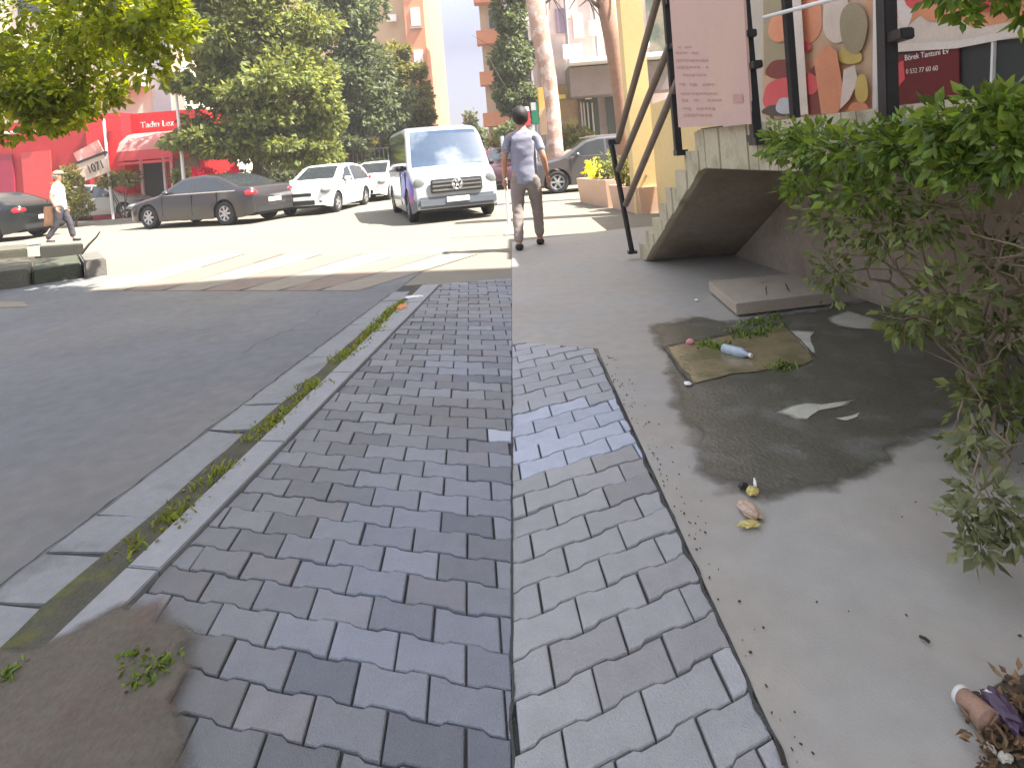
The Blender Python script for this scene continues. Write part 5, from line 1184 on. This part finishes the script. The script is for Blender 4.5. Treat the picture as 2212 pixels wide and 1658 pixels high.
def person(label, loc, heading, H, pose, cols, extras=None):
    """built facing +Y in a 1.75 m frame, scaled to H"""
    e = empty('person', loc, heading, label, 'person'); s = H/1.75; e.scale = (s, s, s)
    hipz = .93; J = []; E = []
    def add(p, r, par=None): J.append((Vector(p), r)); i = len(J)-1; (E.append((par, i)) if par is not None else None); return i
    pel = add((0, 0, hipz), (.15, .11)); bel = add((0, .0, 1.08), (.14, .105), pel); chs = add((0, -.01, 1.26), (.165, .115), bel); sh_ = add((0, -.02, 1.42), (.12, .08), chs)
    nk = add((0, 0, 1.50), .055, sh_); hd0 = add((0, .02, 1.57), (.07, .075), nk); hd1 = add((0, .025, 1.66), (.078, .095), hd0); hd2 = add((0, .01, 1.72), (.05, .06), hd1)
    legs = []; arms = []
    for sx_, k in ((-1, 'L'), (1, 'R')):
        kx, ky, kz = pose['knee'+k]; fx, fy, fz = pose['foot'+k]
        h_ = add((sx_*.10, 0, hipz-.06), .095, pel); kn = add((kx, ky, kz), .058, h_); an = add((fx, fy, fz+.09), .040, kn); to_ = add((fx, fy+.13, fz+.035), (.042, .03), an); legs.append((h_, kn, an, to_))
        shd = add((sx_*.18, -.01, 1.40), .052, sh_); el = add(pose['elbow'+k], .042, shd); wr_ = add(pose['wrist'+k], .030, el); arms.append((shd, el, wr_))
    skin_mesh('body', J, E, M_skin, e, 2)
    P_ = [j[0] for j in J]
    # hands: palm with four fingers and a thumb
    for (shd, el, wr_), sx_ in zip(arms, (-1, 1)):
        w = P_[wr_]; d_ = (w-P_[el]).normalized(); sd_ = Vector((0, 1, 0)) if abs(d_.y) < .8 else Vector((1, 0, 0)); sd_ = (sd_-d_*sd_.dot(d_)).normalized(); nn = d_.cross(sd_)
        hj = [(w, .026), (w+d_*.05, (.038, .018)), (w+d_*.085, (.038, .016))]; he = [(0, 1), (1, 2)]
        for q, (off, L_) in enumerate(((-.028, .055), (-.010, .07), (.010, .075), (.028, .068))):
            b_ = w+d_*.088+sd_*off; i = len(hj); hj += [(b_+d_*L_*.5+nn*(-sx_)*.006, .0095), (b_+d_*L_+nn*(-sx_)*.024, .0075)]; he += [(2, i), (i, i+1)]
        i = len(hj); hj += [(w+d_*.04+sd_*.042, .012), (w+d_*.08+sd_*.055, .009)]; he += [(1, i), (i, i+1)]
        skin_mesh('hand', hj, he, M_skin, e, 1)
    # face
    bm = BM(); 
    for sx_ in (-1, 1):
        r_ = bmesh.ops.create_uvsphere(bm, u_segments=8, v_segments=6, radius=.011); bmesh.ops.translate(bm, vec=(sx_*.03, .105, 1.645), verts=r_['verts'])
    obj('eyes', bm, M_dark, e, True)
    bm = BM(); r_ = bmesh.ops.create_cone(bm, cap_ends=True, segments=8, radius1=.018, radius2=.006, depth=.045); bmesh.ops.translate(bm, vec=(0, .122, 1.615), verts=list(bm.verts)); obj('nose', bm, M_skin, e, True)
    bm = BM(); box(bm, (0, .108, 1.572), (.045, .012, .010), None, .003); obj('mouth', bm, mat('lips', (.35, .12, .10), .5), e)
    bm = BM()
    for sx_ in (-1, 1): r_ = bmesh.ops.create_uvsphere(bm, u_segments=8, v_segments=6, radius=1); bmesh.ops.scale(bm, vec=(.012, .022, .032), verts=r_['verts']); bmesh.ops.translate(bm, vec=(sx_*.085, .01, 1.625), verts=r_['verts'])
    obj('ears', bm, M_skin, e, True)
    bm = BM(); bmesh.ops.create_uvsphere(bm, u_segments=20, v_segments=14, radius=1)
    if cols.get('cap'):
        bmesh.ops.scale(bm, vec=(.100, .118, .085), verts=list(bm.verts)); bmesh.ops.delete(bm, geom=[v for v in bm.verts if v.co.z < -.012], context='VERTS'); bmesh.ops.translate(bm, vec=(0, .012, 1.69), verts=list(bm.verts))
        box(bm, (0, .135, 1.688), (.14, .10, .012), None, .004); obj('cap', bm, cols['cap'], e, True)
        bm = BM(); bmesh.ops.create_uvsphere(bm, u_segments=16, v_segments=10, radius=1); bmesh.ops.scale(bm, vec=(.088, .09, .07), verts=list(bm.verts)); bmesh.ops.translate(bm, vec=(0, -.03, 1.64), verts=list(bm.verts)); obj('hair', bm, mat('grey_hair', (.3, .3, .28), .8), e, True)
    else:
        for v_ in bm.verts:
            v_.co *= 1+.06*noise.noise(v_.co*3)
        bmesh.ops.scale(bm, vec=(.104, .118, .125), verts=list(bm.verts)); bmesh.ops.delete(bm, geom=[v for v in bm.verts if v.co.y > .045 and v.co.z < .04], context='VERTS'); bmesh.ops.translate(bm, vec=(0, -.008, 1.66), verts=list(bm.verts)); obj('hair', bm, M_hair, e, True)
    # clothes: shirt and trousers as loosened copies of the same skeleton
    sj = [(P_[pel]+Vector((0, 0, -.17)), (.175, .145)), (P_[pel]+Vector((0, 0, -.04)), (.178, .145)), (P_[bel], (.168, .14)), (P_[chs], (.185, .135)), (P_[sh_]+Vector((0, 0, -.005)), (.13, .088)), (P_[nk]+Vector((0, 0, -.035)), (.068, .066))]; se = [(0, 1), (1, 2), (2, 3), (3, 4), (4, 5)]
    for (shd, el, wr_) in arms: i = len(sj); sj += [(P_[shd]+Vector((0, 0, -.01)), .060), (P_[shd].lerp(P_[el], .8), .060)]; se += [(4, i), (i, i+1)]
    sh_o = skin_mesh('shirt', sj, se, cols['shirt'], e, 3)
    for v in sh_o.data.vertices: v.co += noise.noise_vector(Vector((v.co.x*9, v.co.y*9, v.co.z*16)))*.009
    tj = [(P_[pel]+Vector((0, 0, .06)), (.155, .12)), (P_[pel]+Vector((0, 0, -.03)), (.165, .13))]; te = [(0, 1)]
    for (h_, kn, an, to_) in legs:
        i = len(tj); end = P_[kn].lerp(P_[an], cols.get('leglen', 1.0)); tj += [(P_[h_]+Vector((0, 0, -.06)), .112), (P_[kn], cols.get('kneer', .078)), (end, cols.get('hem', .062))]; te += [(1, i), (i, i+1), (i+1, i+2)]
    tr_o = skin_mesh('trousers', tj, te, cols['trousers'], e, 3, 1)
    for v in tr_o.data.vertices: v.co += noise.noise_vector(Vector((v.co.x*11, v.co.y*11, v.co.z*18)))*.009
    for (h_, kn, an, to_) in legs:
        a = P_[an]; skin_mesh('shoe', [(a+Vector((0, -.03, -.045)), (.058, .050)), (a+Vector((0, .04, -.050)), (.058, .046)), (a+Vector((0, .16, -.060)), (.052, .032))], [(0, 1), (1, 2)], cols['shoe'], e, 2)
    return e
M_tee = mat('white_tshirt', (.80, .78, .74), .9, .06, 8, .3, 30); M_tg = mat('lilac_grey_tshirt', (.27, .27, .34), .9, .08, 8, .3, 30); M_trg = mat('taupe_trousers', (.25, .21, .19), .9, .1, 8, .3, 30); M_shorts = mat('dark_trousers', (.05, .045, .055), .9, .1, 8)
walkA = dict(kneeL=(-.11, .13, .49), footL=(-.11, -.02, 0), kneeR=(.11, -.02, .50), footR=(.12, -.32, .06), elbowL=(-.24, -.05, 1.13), wristL=(-.26, .05, .88), elbowR=(.25, -.07, 1.12), wristR=(.28, .05, .88))
g_ = G(1137, 536); g_.x += .06
person('person in a lilac-grey T-shirt and taupe trousers walking away beside the stair', (g_.x, g_.y, 0), R(-4), 1.93, dict(walkA, kneeL=(-.12, -.02, .5), footL=(-.13, -.16, 0), kneeR=(.12, .12, .50), footR=(.12, .20, .0)), dict(shirt=M_tg, trousers=M_trg, shoe=M_black))
g_ = G(136, 524)
mn = person('man in a white T-shirt and cap carrying a tan bag behind the broken kerb', (g_.x, g_.y, 0), R(-70), 1.80, dict(kneeL=(-.10, .14, .49), footL=(-.10, .20, 0), kneeR=(.10, -.05, .50), footR=(.10, -.28, .03), elbowL=(-.26, -.08, 1.12), wristL=(-.30, .02, .88), elbowR=(.26, -.10, 1.12), wristR=(.29, .0, .88)), dict(shirt=M_tee, trousers=M_shorts, shoe=M_black, cap=mat('olive_cap', (.30, .30, .14), .9, .1, 9)))
bg_ = P(104, 462, g_.y-.1); e = empty('shopping_bag', bg_, 0, 'tan shopping bag hanging from the hand of the man in the white T-shirt', 'bag'); f = adder(e)
bm = BM(); prism(bm, [bg_+Vector((-.10, 0, .18)), bg_+Vector((.10, 0, .18)), bg_+Vector((.14, 0, -.30)), bg_+Vector((-.14, 0, -.30))], (0, .10, 0)); bmesh.ops.subdivide_edges(bm, edges=list(bm.edges), cuts=3, use_grid_fill=True)
for v_ in bm.verts: v_.co += noise.noise_vector(v_.co*7)*.02
f(obj('bag_body', bm, mat('tan_bag', (.42, .22, .12), .7, .15, 6), None, True)); bm = BM(); tube(bm, [bg_+Vector((-.07, .05, .17)), bg_+Vector((-.03, .05, .33)), bg_+Vector((.05, .05, .33)), bg_+Vector((.07, .05, .17))], .008, 6); f(obj('handle', bm, M_bark))

# ------------------------------------------------------------------ dusty summer air
bm = BM(); box(bm, (0, 44, 12), (230, 240, 30)); hz = obj('haze', bm, None); hz['kind'] = 'stuff'
hm = bpy.data.materials.new('haze'); hm.use_nodes = True; n = hm.node_tree; n.nodes.remove(n.nodes['Principled BSDF'])
pv = n.nodes.new('ShaderNodeVolumePrincipled'); pv.inputs['Color'].default_value = (.93, .92, .90, 1); pv.inputs['Density'].default_value = .0018
n.links.new(pv.outputs[0], n.nodes['Material Output'].inputs['Volume']); hz.data.materials.append(hm)

def cable(a, b, sag, label):
    bm = BM(); a = Vector(a); b = Vector(b); tube(bm, [a.lerp(b, i/12)+Vector((0, 0, -sag*math.sin(math.pi*i/12))) for i in range(13)], .014, 5); tag(obj('overhead_cable', bm, M_black), label, 'cable')
cable(P(1062, 120, 43), P(1230, 40, 26.9), .8, 'thin dark cable between the balcony block and the pale pink building')
cable(P(398, 230, 21.5), P(905, 130, 51), 1.0, 'long thin cable from the pale pole to the orange tower')

# air conditioners, pipes and reveals on the far fronts
def clutter(root_add, items, Y, seed):
    for i, (px, py) in enumerate(items):
        c = P(px, py, Y-.3); bm = BM(); box(bm, c, (.85, .4, .6), None, .03); u = root_add(obj('air_conditioner', bm, M_white))
        bm = BM(); bmesh.ops.create_cone(bm, cap_ends=True, segments=20, radius1=.22, radius2=.22, depth=.03, matrix=Matrix.Translation(c+Vector((-.12, -.21, 0))) @ Matrix.Rotation(math.pi/2, 4, 'X')); g = obj('fan_grille', bm, M_grey); g.parent = u; g.matrix_parent_inverse = u.matrix_parent_inverse
clutter(ap_, [(1236, 112), (1292, 60), (1380, 90)], 27, 1); clutter(ac, [(300, 150), (300, 20), (240, 200)], 31, 2); clutter(at_, [(800, 90), (846, 40), (846, 150)], 52.6, 3)
for px in (1228, 1290): bm = BM(); q = P(px, 100, 27.1); bar(bm, (q.x, 27.1, 4), (q.x, 27.1, 16), .06, 8); ap_(obj('drain_pipe', bm, M_grey))
